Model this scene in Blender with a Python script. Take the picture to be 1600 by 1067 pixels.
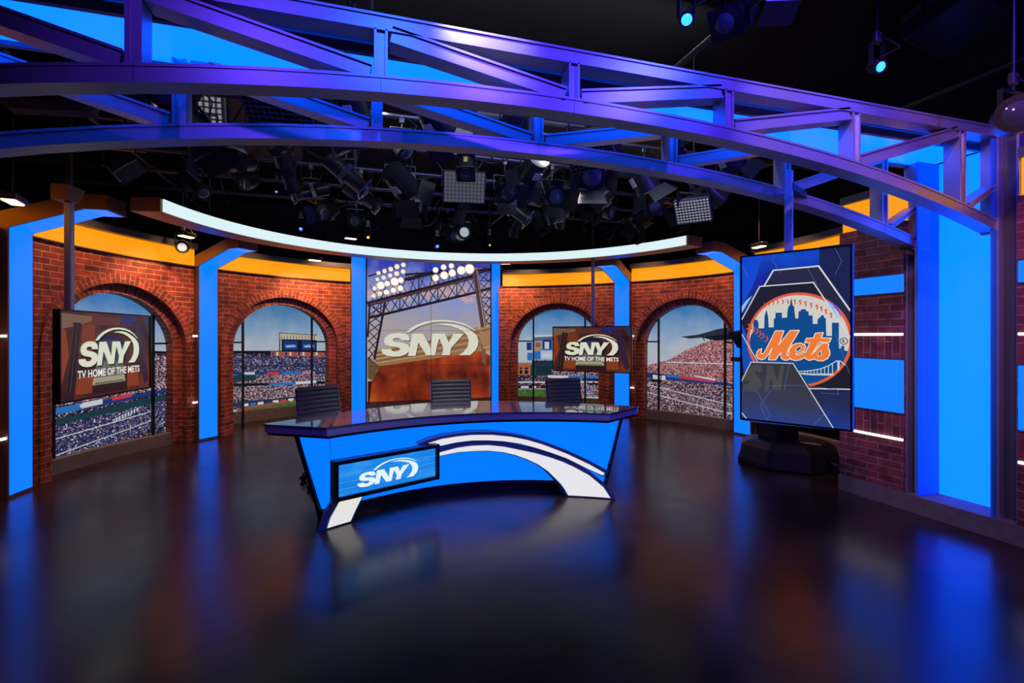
import bpy, math, random
from mathutils import Vector, Matrix, Euler
R_ = math.radians
random.seed(7)
for o in list(bpy.data.objects): bpy.data.objects.remove(o)
sc = bpy.context.scene
col = sc.collection
# ------------------------------------------------------------------ camera, world, exposure
F, HOR, CAMX, YAW = 780.0, 525.0, -1.15, R_(17)
cd = bpy.data.cameras.new('camera'); cam = bpy.data.objects.new('camera', cd); col.objects.link(cam)
cam.location = (CAMX, 0, 1.5); cam.rotation_euler = (R_(90), 0, -YAW)
cd.sensor_width = 36; cd.lens = F/1600*36; cd.shift_y = -(533.5-HOR)/1600; cd.clip_start = .05
sc.camera = cam
w = bpy.data.worlds.new('world'); sc.world = w; w.use_nodes = True
w.node_tree.nodes['Background'].inputs[0].default_value = (.004, .004, .010, 1)
w.node_tree.nodes['Background'].inputs[1].default_value = 1.0
sc.view_settings.view_transform = 'Standard'; sc.view_settings.look = 'None'
sc.view_settings.exposure = 0.0; sc.view_settings.gamma = 1; sc.view_settings.use_curve_mapping = False
# ------------------------------------------------------------------ lights of the dark front grid, and added fill lights
def spot(name, loc, to, color, power, size=50, blend=.6, rad=.05):
    l = bpy.data.lights.new(name, 'SPOT'); l.color = color; l.energy = power
    l.spot_size = R_(size); l.spot_blend = blend; l.shadow_soft_size = rad
    o = bpy.data.objects.new(name, l); col.objects.link(o); o.location = loc
    o.rotation_euler = (Vector(to)-Vector(loc)).to_track_quat('-Z', 'Y').to_euler()
    return o
def area(name, loc, to, color, power, sx, sy):
    l = bpy.data.lights.new(name, 'AREA'); l.shape = 'RECTANGLE'; l.size = sx; l.size_y = sy
    l.color = color; l.energy = power
    o = bpy.data.objects.new(name, l); col.objects.link(o); o.location = loc
    o.rotation_euler = (Vector(to)-Vector(loc)).to_track_quat('-Z', 'Y').to_euler()
    return o
PUR = (.085, .025, 1); AZ = (.01, .10, 1)
spot('purple_spot_light', (-1.9, .5, 3.75), (-1.3, 2.5, 2.85), (.10, .03, .8), 80, 70)
spot('purple_spot_light', (-.1, .4, 3.85), (-.1, 2.5, 2.85), PUR, 190, 75)
spot('purple_spot_light', (1.4, .6, 3.85), (1.3, 2.5, 2.85), PUR, 210, 75)
spot('purple_spot_light', (2.6, .9, 3.8), (2.7, 2.5, 2.7), PUR, 110, 75)
spot('azure_spot_light', (-.9, .9, 3.8), (-.6, 3.05, 2.7), AZ, 90, 80)
spot('azure_spot_light', (1.3, 1.0, 3.9), (1.2, 3.05, 2.7), AZ, 90, 80)
spot('warm_spot_light', (.3, .4, 3.85), (3.3, 2.5, 2.2), (1, .35, .30), 110, 36)
spot('violet_fill_light', (.6, 1.4, 3.9), (3.4, 3.2, 1.2), (.62, .30, 1), 170, 60)  # this and the next: added fill to brighten the right brick wall
spot('violet_fill_light', (.8, .6, 3.4), (3.4, 1.9, 1.2), (.62, .30, 1), 90, 50)
spot('key_spot_light', (-1.0, 4.6, 3.6), (-.15, 5.0, .75), (1, .93, .88), 130, 70)
spot('key_spot_light', (.9, 4.4, 3.6), (-.15, 5.0, .75), (1, .93, .88), 130, 70)
spot('front_fill_light', (-.6, 2.0, 3.7), (-.2, 4.9, .8), (1, .93, .90), 75, 42, .8)  # added neutral fill for the desk edge and chair fronts
area('dim_fill_light', (0, 3.6, 4.3), (0, 5.2, 2.6), (.75, .82, 1), 48, 4, .3)  # added fill without a fixture, lifts the dark ceiling lamps
# ------------------------------------------------------------------ materials
def srgb(h):
    if isinstance(h, str): h = tuple(int(h[i:i+2], 16) for i in (0, 2, 4))
    f = lambda v: v/12.92 if v <= .04045 else ((v+.055)/1.055)**2.4
    return tuple(f(v/255) for v in h)
MC = {}
def mat(name, base=(.5,.5,.5), rough=.5, metal=0, emit=None, es=1.0, spec=.5, coat=0, noise=None, bump=0, bscale=40):
    if name in MC: return MC[name]
    m = bpy.data.materials.new(name); m.use_nodes = True; nt = m.node_tree; b = nt.nodes['Principled BSDF']
    b.inputs['Base Color'].default_value = (*base, 1); b.inputs['Roughness'].default_value = rough
    b.inputs['Metallic'].default_value = metal; b.inputs['Specular IOR Level'].default_value = spec
    b.inputs['Coat Weight'].default_value = coat
    if emit: b.inputs['Emission Color'].default_value = (*emit, 1); b.inputs['Emission Strength'].default_value = es
    if noise:
        tc = nt.nodes.new('ShaderNodeTexCoord'); n = nt.nodes.new('ShaderNodeTexNoise'); n.inputs['Scale'].default_value = noise[0]; n.inputs['Detail'].default_value = 5
        nt.links.new(tc.outputs['Object'], n.inputs['Vector'])
        mx = nt.nodes.new('ShaderNodeMix'); mx.data_type = 'RGBA'
        mx.inputs[6].default_value = (*base, 1); mx.inputs[7].default_value = (*noise[1], 1)
        nt.links.new(n.outputs['Fac'], mx.inputs[0]); nt.links.new(mx.outputs[2], b.inputs['Base Color'])
    if bump:
        tc = nt.nodes.new('ShaderNodeTexCoord'); n = nt.nodes.new('ShaderNodeTexNoise'); n.inputs['Scale'].default_value = bscale
        nt.links.new(tc.outputs['Object'], n.inputs['Vector'])
        bp = nt.nodes.new('ShaderNodeBump'); bp.inputs['Strength'].default_value = bump; bp.inputs['Distance'].default_value = .01
        nt.links.new(n.outputs['Fac'], bp.inputs['Height']); nt.links.new(bp.outputs['Normal'], b.inputs['Normal'])
    MC[name] = m; return m
def pic(h, s=1.0):       # an ink / pixel colour on a screen or backlit print
    k = 'pic_'+str(h)+'_%g' % s
    return mat(k, (.01,.01,.01), .25, 0, srgb(h), s, .3)
def wallprint(h, s=.8):
    k = 'print_'+str(h)
    return mat(k, tuple(c*.3 for c in srgb(h)), .6, 0, srgb(h), s, .1)
def ramp_pic(name, stops, kind='noise', scale=(1,1,1), es=1.0, vec='Object', detail=3, zr=None, base=.01, rough=.3):
    """emissive picture material: noise, voronoi (crowd) or height gradient through a colour ramp"""
    if name in MC: return MC[name]
    m = bpy.data.materials.new(name); m.use_nodes = True; nt = m.node_tree; b = nt.nodes['Principled BSDF']
    b.inputs['Roughness'].default_value = rough; b.inputs['Base Color'].default_value = (base,base,base,1); b.inputs['Specular IOR Level'].default_value = .3
    tc = nt.nodes.new('ShaderNodeTexCoord'); mp = nt.nodes.new('ShaderNodeMapping'); mp.inputs['Scale'].default_value = scale
    nt.links.new(tc.outputs[vec], mp.inputs['Vector'])
    cr = nt.nodes.new('ShaderNodeValToRGB')
    while len(cr.color_ramp.elements) < len(stops): cr.color_ramp.elements.new(.5)
    for e, (p, c) in zip(cr.color_ramp.elements, stops): e.position = p; e.color = (*srgb(c), 1)
    if kind == 'noise':
        n = nt.nodes.new('ShaderNodeTexNoise'); n.inputs['Scale'].default_value = 1; n.inputs['Detail'].default_value = detail
        nt.links.new(mp.outputs[0], n.inputs['Vector']); nt.links.new(n.outputs['Fac'], cr.inputs[0])
    elif kind == 'crowd':
        cr.color_ramp.interpolation = 'CONSTANT'
        n = nt.nodes.new('ShaderNodeTexVoronoi'); n.inputs['Scale'].default_value = 1
        nt.links.new(mp.outputs[0], n.inputs['Vector'])
        sp = nt.nodes.new('ShaderNodeSeparateColor'); nt.links.new(n.outputs['Color'], sp.inputs[0]); nt.links.new(sp.outputs[0], cr.inputs[0])
    elif kind == 'grad':
        sp = nt.nodes.new('ShaderNodeSeparateXYZ'); nt.links.new(mp.outputs[0], sp.inputs[0])
        mr = nt.nodes.new('ShaderNodeMapRange'); mr.inputs[1].default_value = zr[0]; mr.inputs[2].default_value = zr[1]
        n = nt.nodes.new('ShaderNodeTexNoise'); n.inputs['Scale'].default_value = 3.0; n.inputs['Detail'].default_value = 5
        nt.links.new(tc.outputs['Object'], n.inputs['Vector'])
        ad = nt.nodes.new('ShaderNodeMath'); ad.operation = 'MULTIPLY_ADD'; ad.inputs[1].default_value = .75; 
        nt.links.new(n.outputs['Fac'], ad.inputs[0])
        sb = nt.nodes.new('ShaderNodeMath'); sb.operation = 'SUBTRACT'; sb.inputs[1].default_value = .375
        nt.links.new(sp.outputs[2], mr.inputs[0]); nt.links.new(mr.outputs[0], sb.inputs[0]); nt.links.new(sb.outputs[0], ad.inputs[2])
        nt.links.new(ad.outputs[0], cr.inputs[0])
    nt.links.new(cr.outputs[0], b.inputs['Emission Color']); b.inputs['Emission Strength'].default_value = es
    MC[name] = m; return m
def brick_mat(name, c1, c2, mortar, bw=.21, bh=.066):
    if name in MC: return MC[name]
    m = bpy.data.materials.new(name); m.use_nodes = True; nt = m.node_tree; b = nt.nodes['Principled BSDF']; L = nt.links.new
    uv = nt.nodes.new('ShaderNodeUVMap'); br = nt.nodes.new('ShaderNodeTexBrick')
    br.inputs['Color1'].default_value = (*c1, 1); br.inputs['Color2'].default_value = (*c2, 1); br.inputs['Mortar'].default_value = (*mortar, 1)
    br.inputs['Scale'].default_value = 1; br.inputs['Mortar Size'].default_value = .0048; br.inputs['Mortar Smooth'].default_value = .15
    br.inputs['Brick Width'].default_value = bw; br.inputs['Row Height'].default_value = bh; br.inputs['Bias'].default_value = -.1
    L(uv.outputs[0], br.inputs['Vector'])
    n = nt.nodes.new('ShaderNodeTexNoise'); n.inputs['Scale'].default_value = 9; n.inputs['Detail'].default_value = 6; L(uv.outputs[0], n.inputs['Vector'])
    cr = nt.nodes.new('ShaderNodeValToRGB'); cr.color_ramp.elements[0].position = .3; cr.color_ramp.elements[0].color = (.45,.42,.42,1)
    cr.color_ramp.elements[1].position = .7; cr.color_ramp.elements[1].color = (1.25,1.2,1.15,1); L(n.outputs['Fac'], cr.inputs[0])
    mx = nt.nodes.new('ShaderNodeMix'); mx.data_type = 'RGBA'; mx.blend_type = 'MULTIPLY'; mx.inputs[0].default_value = 1
    L(br.outputs['Color'], mx.inputs[6]); L(cr.outputs[0], mx.inputs[7]); L(mx.outputs[2], b.inputs['Base Color'])
    b.inputs['Roughness'].default_value = .6
    inv = nt.nodes.new('ShaderNodeMath'); inv.operation = 'MULTIPLY_ADD'; inv.inputs[1].default_value = -1; inv.inputs[2].default_value = 1; L(br.outputs['Fac'], inv.inputs[0])
    ad = nt.nodes.new('ShaderNodeMath'); ad.operation = 'MULTIPLY_ADD'; ad.inputs[1].default_value = .35; L(n.outputs['Fac'], ad.inputs[0]); L(inv.outputs[0], ad.inputs[2])
    bp = nt.nodes.new('ShaderNodeBump'); bp.inputs['Strength'].default_value = .8; bp.inputs['Distance'].default_value = .008
    L(ad.outputs[0], bp.inputs['Height']); L(bp.outputs[0], b.inputs['Normal'])
    MC[name] = m; return m
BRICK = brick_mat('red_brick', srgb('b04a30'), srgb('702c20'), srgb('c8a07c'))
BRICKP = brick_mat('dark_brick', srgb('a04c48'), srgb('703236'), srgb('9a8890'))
def panel_mat(name, c, n0=.9, rough=.35):
    """lit acrylic: a little uneven, as back lights make it"""
    return mat(name, (.02,.05,.12), rough, 0, c, n0, .4)
BLUE = panel_mat('blue_acrylic', (.0, .212, 1.75), 1.0)
BLUE2 = panel_mat('blue_soffit_acrylic', (.002, .30, 4.2), 1.0)
BLUED = panel_mat('blue_desk_acrylic', (.0, .200, 1.45), 1.0, .3)
AMBER = mat('amber_acrylic', (.1,.05,.01), .4, 0, (1.0, .335, .003), 1.0)
WHITE_L = mat('white_ring_acrylic', (.2,.2,.2), .4, 0, (.72, .90, .92), .98)
ARCHW = mat('white_desk_acrylic', (.3,.3,.28), .3, 0, (.80,.80,.72), .95)
LEDW = mat('white_led_strip', (.5,.5,.5), .4, 0, (1,.97,1), 3.0)
BRONZE = mat('bronze_metal', srgb('8a6a58'), .38, .75)
STEEL = mat('silver_painted_metal', (.42,.42,.47), .38, .55)
DSTEEL = mat('dark_grey_metal', (.12,.12,.135), .4, .5)
BLK = mat('black_metal', (.012,.012,.014), .45, .3)
BLKG = mat('black_gloss', (.006,.006,.008), .15, .0)
CONC = mat('concrete_curb', srgb('857c78'), .75, 0, noise=(14, srgb('5c5652')), bump=.3)
LEATH = mat('black_leather', (.050,.046,.043), .5, 0, bump=.08, bscale=200)
CHROME = mat('polished_aluminium', (.55,.56,.6), .18, 1)
RUB = mat('black_rubber', (.01,.01,.01), .7)
# ------------------------------------------------------------------ mesh helper
class MB:
    def __init__(s): s.v = []; s.f = []; s.m = []; s.uv = []; s.T = Matrix.Identity(4)
    def add(s, vs, fs, mi=0, uvs=None):
        n = len(s.v); s.v += [s.T @ Vector(p) for p in vs]
        for k, f in enumerate(fs):
            s.f.append([i+n for i in f]); s.m.append(mi)
            s.uv.append([uvs[i] for i in f] if uvs else [(0,0)]*len(f))
        return s
    def box(s, c, d, mi=0, rot=None):
        x, y, z = (k/2 for k in d); M = Matrix.Translation(c)
        if rot: M = M @ Euler(rot).to_matrix().to_4x4()
        vs = [M @ Vector((a*x, b*y, e*z)) for a in (-1,1) for b in (-1,1) for e in (-1,1)]
        return s.add(vs, [(0,1,3,2),(4,6,7,5),(0,4,5,1),(2,3,7,6),(0,2,6,4),(1,5,7,3)], mi)
    def bbox(s, c, d, bev=.006, mi=0, rot=None):          # bevelled box (chamfer on every edge)
        x, y, z = (k/2 for k in d); M = Matrix.Translation(c)
        if rot: M = M @ Euler(rot).to_matrix().to_4x4()
        b = min(bev, x*.9, y*.9, z*.9); pts = {}; vs = []
        for sx in (-1,1):
            for sy in (-1,1):
                for sz in (-1,1):
                    for ax in range(3):
                        p = [sx*(x-b), sy*(y-b), sz*(z-b)]; p[ax] = (sx*x, sy*y, sz*z)[ax]
                        pts[(sx,sy,sz,ax)] = len(vs); vs.append(M @ Vector(p))
        g = pts; fs = []
        for sg in (-1,1):
            for ax in range(3):
                a1, a2 = [k for k in range(3) if k != ax]; q = []
                for u, v2 in ((-1,-1),(1,-1),(1,1),(-1,1)):
                    k = [0,0,0]; k[ax] = sg; k[a1] = u; k[a2] = v2; q.append(g[(*k, ax)])
                fs.append(q)
        for ax in range(3):
            a1, a2 = [k for k in range(3) if k != ax]
            for u in (-1,1):
                for v2 in (-1,1):
                    q = []
                    for sg in (-1,1):
                        k = [0,0,0]; k[ax] = sg; k[a1] = u; k[a2] = v2; q.append((g[(*k, a1)], g[(*k, a2)]))
                    fs.append([q[0][0], q[0][1], q[1][1], q[1][0]])
        for sx in (-1,1):
            for sy in (-1,1):
                for sz in (-1,1): fs.append([g[(sx,sy,sz,a)] for a in range(3)])
        return s.add(vs, fs, mi)
    def tube(s, pts, r, n=10, mi=0, cap=True):
        pts = [Vector(p) for p in pts]; rr = r if isinstance(r, (list, tuple)) else [r]*len(pts)
        vs = []; fs = []; prev = None
        for i, p in enumerate(pts):
            t = (pts[min(i+1, len(pts)-1)] - pts[max(i-1, 0)]).normalized()
            if prev is None:
                a = Vector((0,0,1)) if abs(t.z) < .9 else Vector((1,0,0)); u = t.cross(a).normalized()
            else: u = (prev - t*prev.dot(t)).normalized()
            prev = u; v = t.cross(u)
            for k in range(n):
                th = 2*math.pi*k/n; vs.append(p + rr[i]*(math.cos(th)*u + math.sin(th)*v))
        for i in range(len(pts)-1):
            for k in range(n): fs.append((i*n+k, i*n+(k+1)%n, (i+1)*n+(k+1)%n, (i+1)*n+k))
        if cap: fs.append(list(range(n))[::-1]); fs.append([(len(pts)-1)*n+k for k in range(n)])
        return s.add(vs, fs, mi)
    def prism(s, poly, ax, a, b, mi=0):                     # polygon in the two other axes, extruded along ax from a to b
        o = [k for k in range(3) if k != ax]; vs = []
        for t in (a, b):
            for p in poly:
                q = [0,0,0]; q[ax] = t; q[o[0]] = p[0]; q[o[1]] = p[1]; vs.append(q)
        n = len(poly)
        return s.add(vs, [list(range(n)), list(range(n, 2*n))[::-1]] + [(i, (i+1)%n, n+(i+1)%n, n+i) for i in range(n)], mi)
    def build(s, name, mats, parent=None, smooth=False, world=True):
        me = bpy.data.meshes.new(name)
        vs = s.v
        if parent is not None and world:
            inv = wm(parent).inverted(); vs = [inv @ v for v in vs]
        me.from_pydata([tuple(v) for v in vs], [], s.f)
        mats = mats if isinstance(mats, (list, tuple)) else [mats]
        for m in mats: me.materials.append(m)
        me.polygons.foreach_set('material_index', s.m)
        ul = me.uv_layers.new(name='UVMap'); ul.data.foreach_set('uv', [c for f in s.uv for p in f for c in p])
        if smooth:
            me.polygons.foreach_set('use_smooth', [True]*len(me.polygons))
        me.validate(); me.update()
        if smooth:
            import bmesh
            bm = bmesh.new(); bm.from_mesh(me); bmesh.ops.recalc_face_normals(bm, faces=bm.faces)
            for e in bm.edges:
                if len(e.link_faces) == 2 and e.calc_face_angle(0) > R_(38): e.smooth = False
            bm.to_mesh(me); bm.free()
        o = bpy.data.objects.new(name, me); col.objects.link(o)
        if parent is not None: o.parent = parent
        return o
def wm(o):
    M = Matrix.Translation(o.location) @ o.rotation_euler.to_matrix().to_4x4()
    return (wm(o.parent) @ M) if o.parent else M
def tag(o, label=None, cat=None, group=None, kind=None):
    if label: o['label'] = label
    if cat: o['category'] = cat
    if group: o['group'] = group
    if kind: o['kind'] = kind
    return o
def thing(name, label, cat, loc=(0,0,0), rz=0, group=None, rot=None):
    o = bpy.data.objects.new(name, None); col.objects.link(o); o.empty_display_size = .1
    o.location = loc; o.rotation_euler = rot if rot else (0,0,rz)
    return tag(o, label, cat, group)
def copy_tree(o, parent=None):
    c = o.copy(); col.objects.link(c); c.parent = parent
    for ch in list(o.children): copy_tree(ch, c)
    return c
# ------------------------------------------------------------------ reading the artwork: photo pixel -> place on the flat panel or curved print that carries it
ct, st = math.cos(YAW), math.sin(YAW)
def ray(px, py):
    X = (px-800)/F; return (X*ct+st, -X*st+ct, (HOR-py)/F)
def rplane(px, py, A, B):
    d = ray(px, py); ex, ey = B[0]-A[0], B[1]-A[1]; L = math.hypot(ex, ey); ex /= L; ey /= L
    det = d[0]*(-ey)+ex*d[1]; rx, ry = A[0]-CAMX, A[1]
    t = (rx*(-ey)+ex*ry)/det
    return ((d[0]*ry-d[1]*rx)/det, 1.5+t*d[2])
X0, CY = .1, 5.42
def rcyl(px, py, R):
    d = ray(px, py); ox, oy = CAMX-X0, -CY
    a = d[0]**2+d[1]**2; b = 2*(ox*d[0]+oy*d[1]); c = ox*ox+oy*oy-R*R
    t = (-b+math.sqrt(b*b-4*a*c))/2/a
    return (math.atan2(CAMX+t*d[0]-X0, t*d[1]-CY)*R, 1.5+t*d[2])
def cp(r, phi, z): return (X0+r*math.sin(phi), CY+r*math.cos(phi), z)
class Pic:
    """a flat or curved picture made of inked shapes, lowest layer first"""
    def __init__(s, fmap, ds=None): s.mb = MB(); s.fm = fmap; s.ds = ds; s.mats = []
    def mi(s, m):
        if m not in s.mats: s.mats.append(m)
        return s.mats.index(m)
    def poly(s, pts, m, L=0):
        k = s.mi(m); pieces = [pts]
        if s.ds:
            a0 = min(p[0] for p in pts); a1 = max(p[0] for p in pts); pieces = []
            n = max(1, math.ceil((a1-a0)/s.ds))
            for i in range(n):
                q = clip(clip(pts, a0+(a1-a0)*i/n, 1), a0+(a1-a0)*(i+1)/n, -1)
                if len(q) >= 3: pieces.append(q)
        for q in pieces: s.mb.add([s.fm(p[0], p[1], L*.0008) for p in q], [list(range(len(q)))], k)
    def stroke(s, pts, wd, m, L=0, closed=False):
        n = len(pts)
        for i in range(n if closed else n-1):
            a, b = pts[i], pts[(i+1) % n]; dx, dy = b[0]-a[0], b[1]-a[1]; l = math.hypot(dx, dy)
            if l < 1e-9: continue
            nx, ny = -dy/l*wd/2, dx/l*wd/2; ex, ey = dx/l*wd*.3, dy/l*wd*.3
            s.poly([(a[0]-ex+nx, a[1]-ey+ny), (a[0]-ex-nx, a[1]-ey-ny), (b[0]+ex-nx, b[1]+ey-ny), (b[0]+ex+nx, b[1]+ey+ny)], m, L)
    def disc(s, c, r, m, L=0, ry=None, n=28):
        ry = ry or r; s.poly([(c[0]+r*math.cos(2*math.pi*i/n), c[1]+ry*math.sin(2*math.pi*i/n)) for i in range(n)], m, L)
    def build(s, name, parent): return s.mb.build(name, s.mats, parent)
def clip(pts, a, sg):
    out = []
    for i in range(len(pts)):
        p, q = pts[i], pts[(i+1) % len(pts)]; dp, dq = (p[0]-a)*sg, (q[0]-a)*sg
        if dp >= 0: out.append(p)
        if (dp > 0 > dq) or (dp < 0 < dq):
            t = dp/(dp-dq); out.append((a, p[1]+t*(q[1]-p[1])))
    return out
def flatmap(A, B, off):
    ex, ey = B[0]-A[0], B[1]-A[1]; L = math.hypot(ex, ey); ex /= L; ey /= L; n = (ey, -ex)   # n points to the viewer's side when A is left
    return lambda s_, z, e: (A[0]+ex*s_+n[0]*(off+e), A[1]+ey*s_+n[1]*(off+e), z)
def cylmap(R): return lambda a, z, e: cp(R-e, a/R, z)
# ------------------------------------------------------------------ setting: floor, ceiling, dark studio walls
def floor_mat():
    m = bpy.data.materials.new('stained_floor'); m.use_nodes = True; nt = m.node_tree; b = nt.nodes['Principled BSDF']; L = nt.links.new
    tc = nt.nodes.new('ShaderNodeTexCoord'); n = nt.nodes.new('ShaderNodeTexNoise'); n.inputs['Scale'].default_value = 1.1; n.inputs['Detail'].default_value = 8; n.inputs['Distortion'].default_value = .6
    L(tc.outputs['Object'], n.inputs['Vector'])
    cr = nt.nodes.new('ShaderNodeValToRGB'); cr.color_ramp.elements[0].position = .35; cr.color_ramp.elements[0].color = (.014,.008,.006,1)
    cr.color_ramp.elements[1].position = .7; cr.color_ramp.elements[1].color = (.062,.024,.013,1); L(n.outputs['Fac'], cr.inputs[0]); L(cr.outputs[0], b.inputs['Base Color'])
    n2 = nt.nodes.new('ShaderNodeTexNoise'); n2.inputs['Scale'].default_value = 3.5; n2.inputs['Detail'].default_value = 6; L(tc.outputs['Object'], n2.inputs['Vector'])
    mr = nt.nodes.new('ShaderNodeMapRange'); mr.inputs[1].default_value = .3; mr.inputs[2].default_value = .7; mr.inputs[3].default_value = .21; mr.inputs[4].default_value = .27
    L(n2.outputs['Fac'], mr.inputs[0]); L(mr.outputs[0], b.inputs['Roughness'])
    bp = nt.nodes.new('ShaderNodeBump'); bp.inputs['Strength'].default_value = .02; bp.inputs['Distance'].default_value = .01
    L(n2.outputs['Fac'], bp.inputs['Height']); L(bp.outputs[0], b.inputs['Normal'])
    b.inputs['Specular IOR Level'].default_value = .55
    return m
tag(MB().box((0,4.5,-.05), (16,17,.1)).build('floor', floor_mat()), kind='structure')
CEIL = mat('black_ceiling', (.006,.005,.006), .9, noise=(3, (.012,.007,.007)))
tag(MB().box((0,4.5,4.55), (16,17,.1)).build('ceiling', CEIL), kind='structure')
DARKW = mat('black_drape', (.006,.006,.008), .9)
tag(MB().box((0,12.55,2.25), (15.9,.1,4.5)).build('wall_back', DARKW), kind='structure')
tag(MB().box((-7.6,4.5,2.25), (.1,16,4.5)).build('wall_far_left', DARKW), kind='structure')
tag(MB().box((7.6,4.5,2.25), (.1,16,4.5)).build('wall_far_right', DARKW), kind='structure')
# ------------------------------------------------------------------ curved brick wall with arches
RW = 4.45; SPR = 1.31; ZT = 2.50
BND = {1: (.80,.72), 2: (.925,.835), 3: (1.055,.955)}
def zb(a, k):
    A, B = BND[k]
    return SPR + B*math.sqrt(max(0, 1-(a/A)**2)) if abs(a) < A-1e-6 else None
def path(k, z0=0.0):
    A, B = BND[k]; P = [(-A, z0+(SPR-z0)*i/6) for i in range(6)]
    P += [(-A*math.cos(math.pi*i/40), SPR+B*math.sin(math.pi*i/40)) for i in range(41)]
    return P + [(A, SPR-(SPR-z0)*i/6) for i in range(1, 7)]
def sector(name, phic, half, depth2):
    mb = MB(); g = lambda a, z, r: cp(r, phic+a/RW, z)
    A3 = BND[3][0]
    xs = sorted(set([-half+(i)*(half-A3)/3 for i in range(4)] + [A3+(i)*(half-A3)/3 for i in range(4)] + [-A3*math.cos(math.pi*i/40) for i in range(41)]))
    def zl(a): return zb(a, 3) if abs(a) < A3-1e-4 else SPR
    for i in range(len(xs)-1):
        a, b = xs[i], xs[i+1]
        if b-a < 1e-5: continue
        za = zl(a) if abs((a+b)/2) < A3 else 0; zb_ = zl(b) if abs((a+b)/2) < A3 else 0
        mb.add([g(a,za,RW), g(b,zb_,RW), g(b,ZT,RW), g(a,ZT,RW)], [(0,1,2,3)], 0, [(a+5,za),(b+5,zb_),(b+5,ZT),(a+5,ZT)])
    def band(P, Q, rp, rq, wv, u0=0, m=0):
        s = 0
        for i in range(len(P)-1):
            d = math.hypot((P[i+1][0]+Q[i+1][0]-P[i][0]-Q[i][0])/2, (P[i+1][1]+Q[i+1][1]-P[i][1]-Q[i][1])/2)
            mb.add([g(*P[i],rp), g(*P[i+1],rp), g(*Q[i+1],rq), g(*Q[i],rq)], [(0,1,2,3)], m, [(u0,s),(u0,s+d),(u0+wv,s+d),(u0+wv,s)]); s += d
    P1, P2, P3 = path(1), path(2), path(3)
    band(P3, P3, RW, RW-.022, .02)
    band(P3, P2, RW-.022, RW-.022, .13, .04)
    band(P2, P2, RW-.022, RW+.07, .09)
    band(P2, P1, RW+.07, RW+.07, .125, .3)
    band(P1, P1, RW+.07, RW+depth2, .13)
    # back side so the wall is solid
    o = mb.build(name, [BRICK]); tag(o, kind='structure')
    return o
SEC = {'wall_left_end': (-98.6, 1.17, .24), 'wall_left': (-65.6, 1.26, .24), 'wall_back_left': (-33.4, 1.17, .26),
       'wall_back_right': (33.6, 1.17, .26), 'wall_right_curve': (65.6, 1.26, .24), 'wall_right_end': (98.6, 1.17, .24)}
for k, (p, h, d) in SEC.items(): sector(k, R_(p), h, d)
# curbs (concrete) under the prints, the print surfaces, window bars
def arcbox(r0, r1, p0, p1, z0, z1, n=24, mb=None, mi=0, c=(X0, CY)):
    mb = mb or MB(); vs = []; fs = []
    for i in range(n+1):
        p = p0+(p1-p0)*i/n
        for r, z in ((r0,z0),(r1,z0),(r1,z1),(r0,z1)): vs.append((c[0]+r*math.sin(p), c[1]+r*math.cos(p), z))
    for i in range(n):
        for k in range(4): fs.append((i*4+k, i*4+(k+1)%4, i*4+4+(k+1)%4, i*4+4+k))
    fs += [(0,1,2,3), tuple(n*4+k for k in (3,2,1,0))]
    return mb.add(vs, fs, mi)
MR = {-65.6: 4.66, 65.6: 4.66, -33.4: 5.4, 33.6: 5.4}
t_i = 1
for p, rr in MR.items():
    hw = (.86 if rr < 5 else 1.5)/rr
    tag(arcbox(rr-.12, rr-.01, R_(p)-hw, R_(p)+hw, 0, .19 if rr > 5 else .16).build('trim_%d' % t_i, CONC), kind='structure'); t_i += 1
for p in (-98.6, 98.6):
    tag(arcbox(4.55, 4.66, R_(p)-.19, R_(p)+.19, 0, .16).build('trim_%d' % t_i, CONC), kind='structure'); t_i += 1
# ---- prints: shared inks
def crowd(name, stops, sc_=72, es=.8):
    return ramp_pic(name, stops, 'crowd', (sc_, sc_, sc_*1.15), es, rough=.6)
CR_BLUE = crowd('crowd_blue', [(0,'10183a'),(.22,'26305c'),(.4,'3a3c68'),(.55,'4c5688'),(.68,'182048'),(.82,'8a7c94'),(.90,'b88888'),(.96,'e4e0e8')])
CR_PINK = crowd('crowd_pink', [(0,'4a2838'),(.15,'b06a70'),(.4,'8a4a58'),(.55,'d49a96'),(.7,'703848'),(.82,'e0c0bc'),(.92,'5a3a58')])
CR_DARK = crowd('crowd_dark', [(0,'0c1024'),(.3,'1a1c38'),(.5,'2c2a48'),(.66,'54486a'),(.76,'14182c'),(.86,'a08088'),(.95,'d0ccd4')], 72)
CR_LOW = crowd('crowd_low', [(0,'20182c'),(.2,'5a3c4c'),(.36,'18182e'),(.5,'8c6068'),(.64,'3c3858'),(.78,'b89898'),(.92,'e8e0e4')], 80)
CR_MIX = crowd('crowd_mixed', [(0,'2a2038'),(.2,'6a4a5c'),(.35,'1c1c34'),(.5,'a0787c'),(.64,'4c4468'),(.76,'c8b0b0'),(.93,'d8d0d8')], 72)
SKY1 = ramp_pic('print_sky', [(0,'b4bcc8'),(.45,'88a8c8'),(1,'4a80b4')], 'grad', es=.78, zr=(1.3, 2.05), rough=.6)
SKY2 = ramp_pic('print_sky_blue', [(0,'b8c0cc'),(.4,'86a8cc'),(1,'3478bc')], 'grad', es=.8, zr=(1.3, 2.05), rough=.6)
GRASS = ramp_pic('print_grass', [(.3,'34582a'),(.5,'466c2e'),(.7,'5c8040')], 'noise', (14,14,14), .65, rough=.6)
DK = wallprint('15182a'); DK2 = wallprint('28303c'); WH = wallprint('c8ccd4'); RIB = wallprint('2f6fb8'); RIBR = wallprint('c03848'); DIRT = wallprint('8a5040'); TANP = wallprint('a88868'); TEAL = wallprint('1c3c44'); ORB = wallprint('a8603c'); NAVY = wallprint('1c3878'); PALE = wallprint('a8c4dc')
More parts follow.
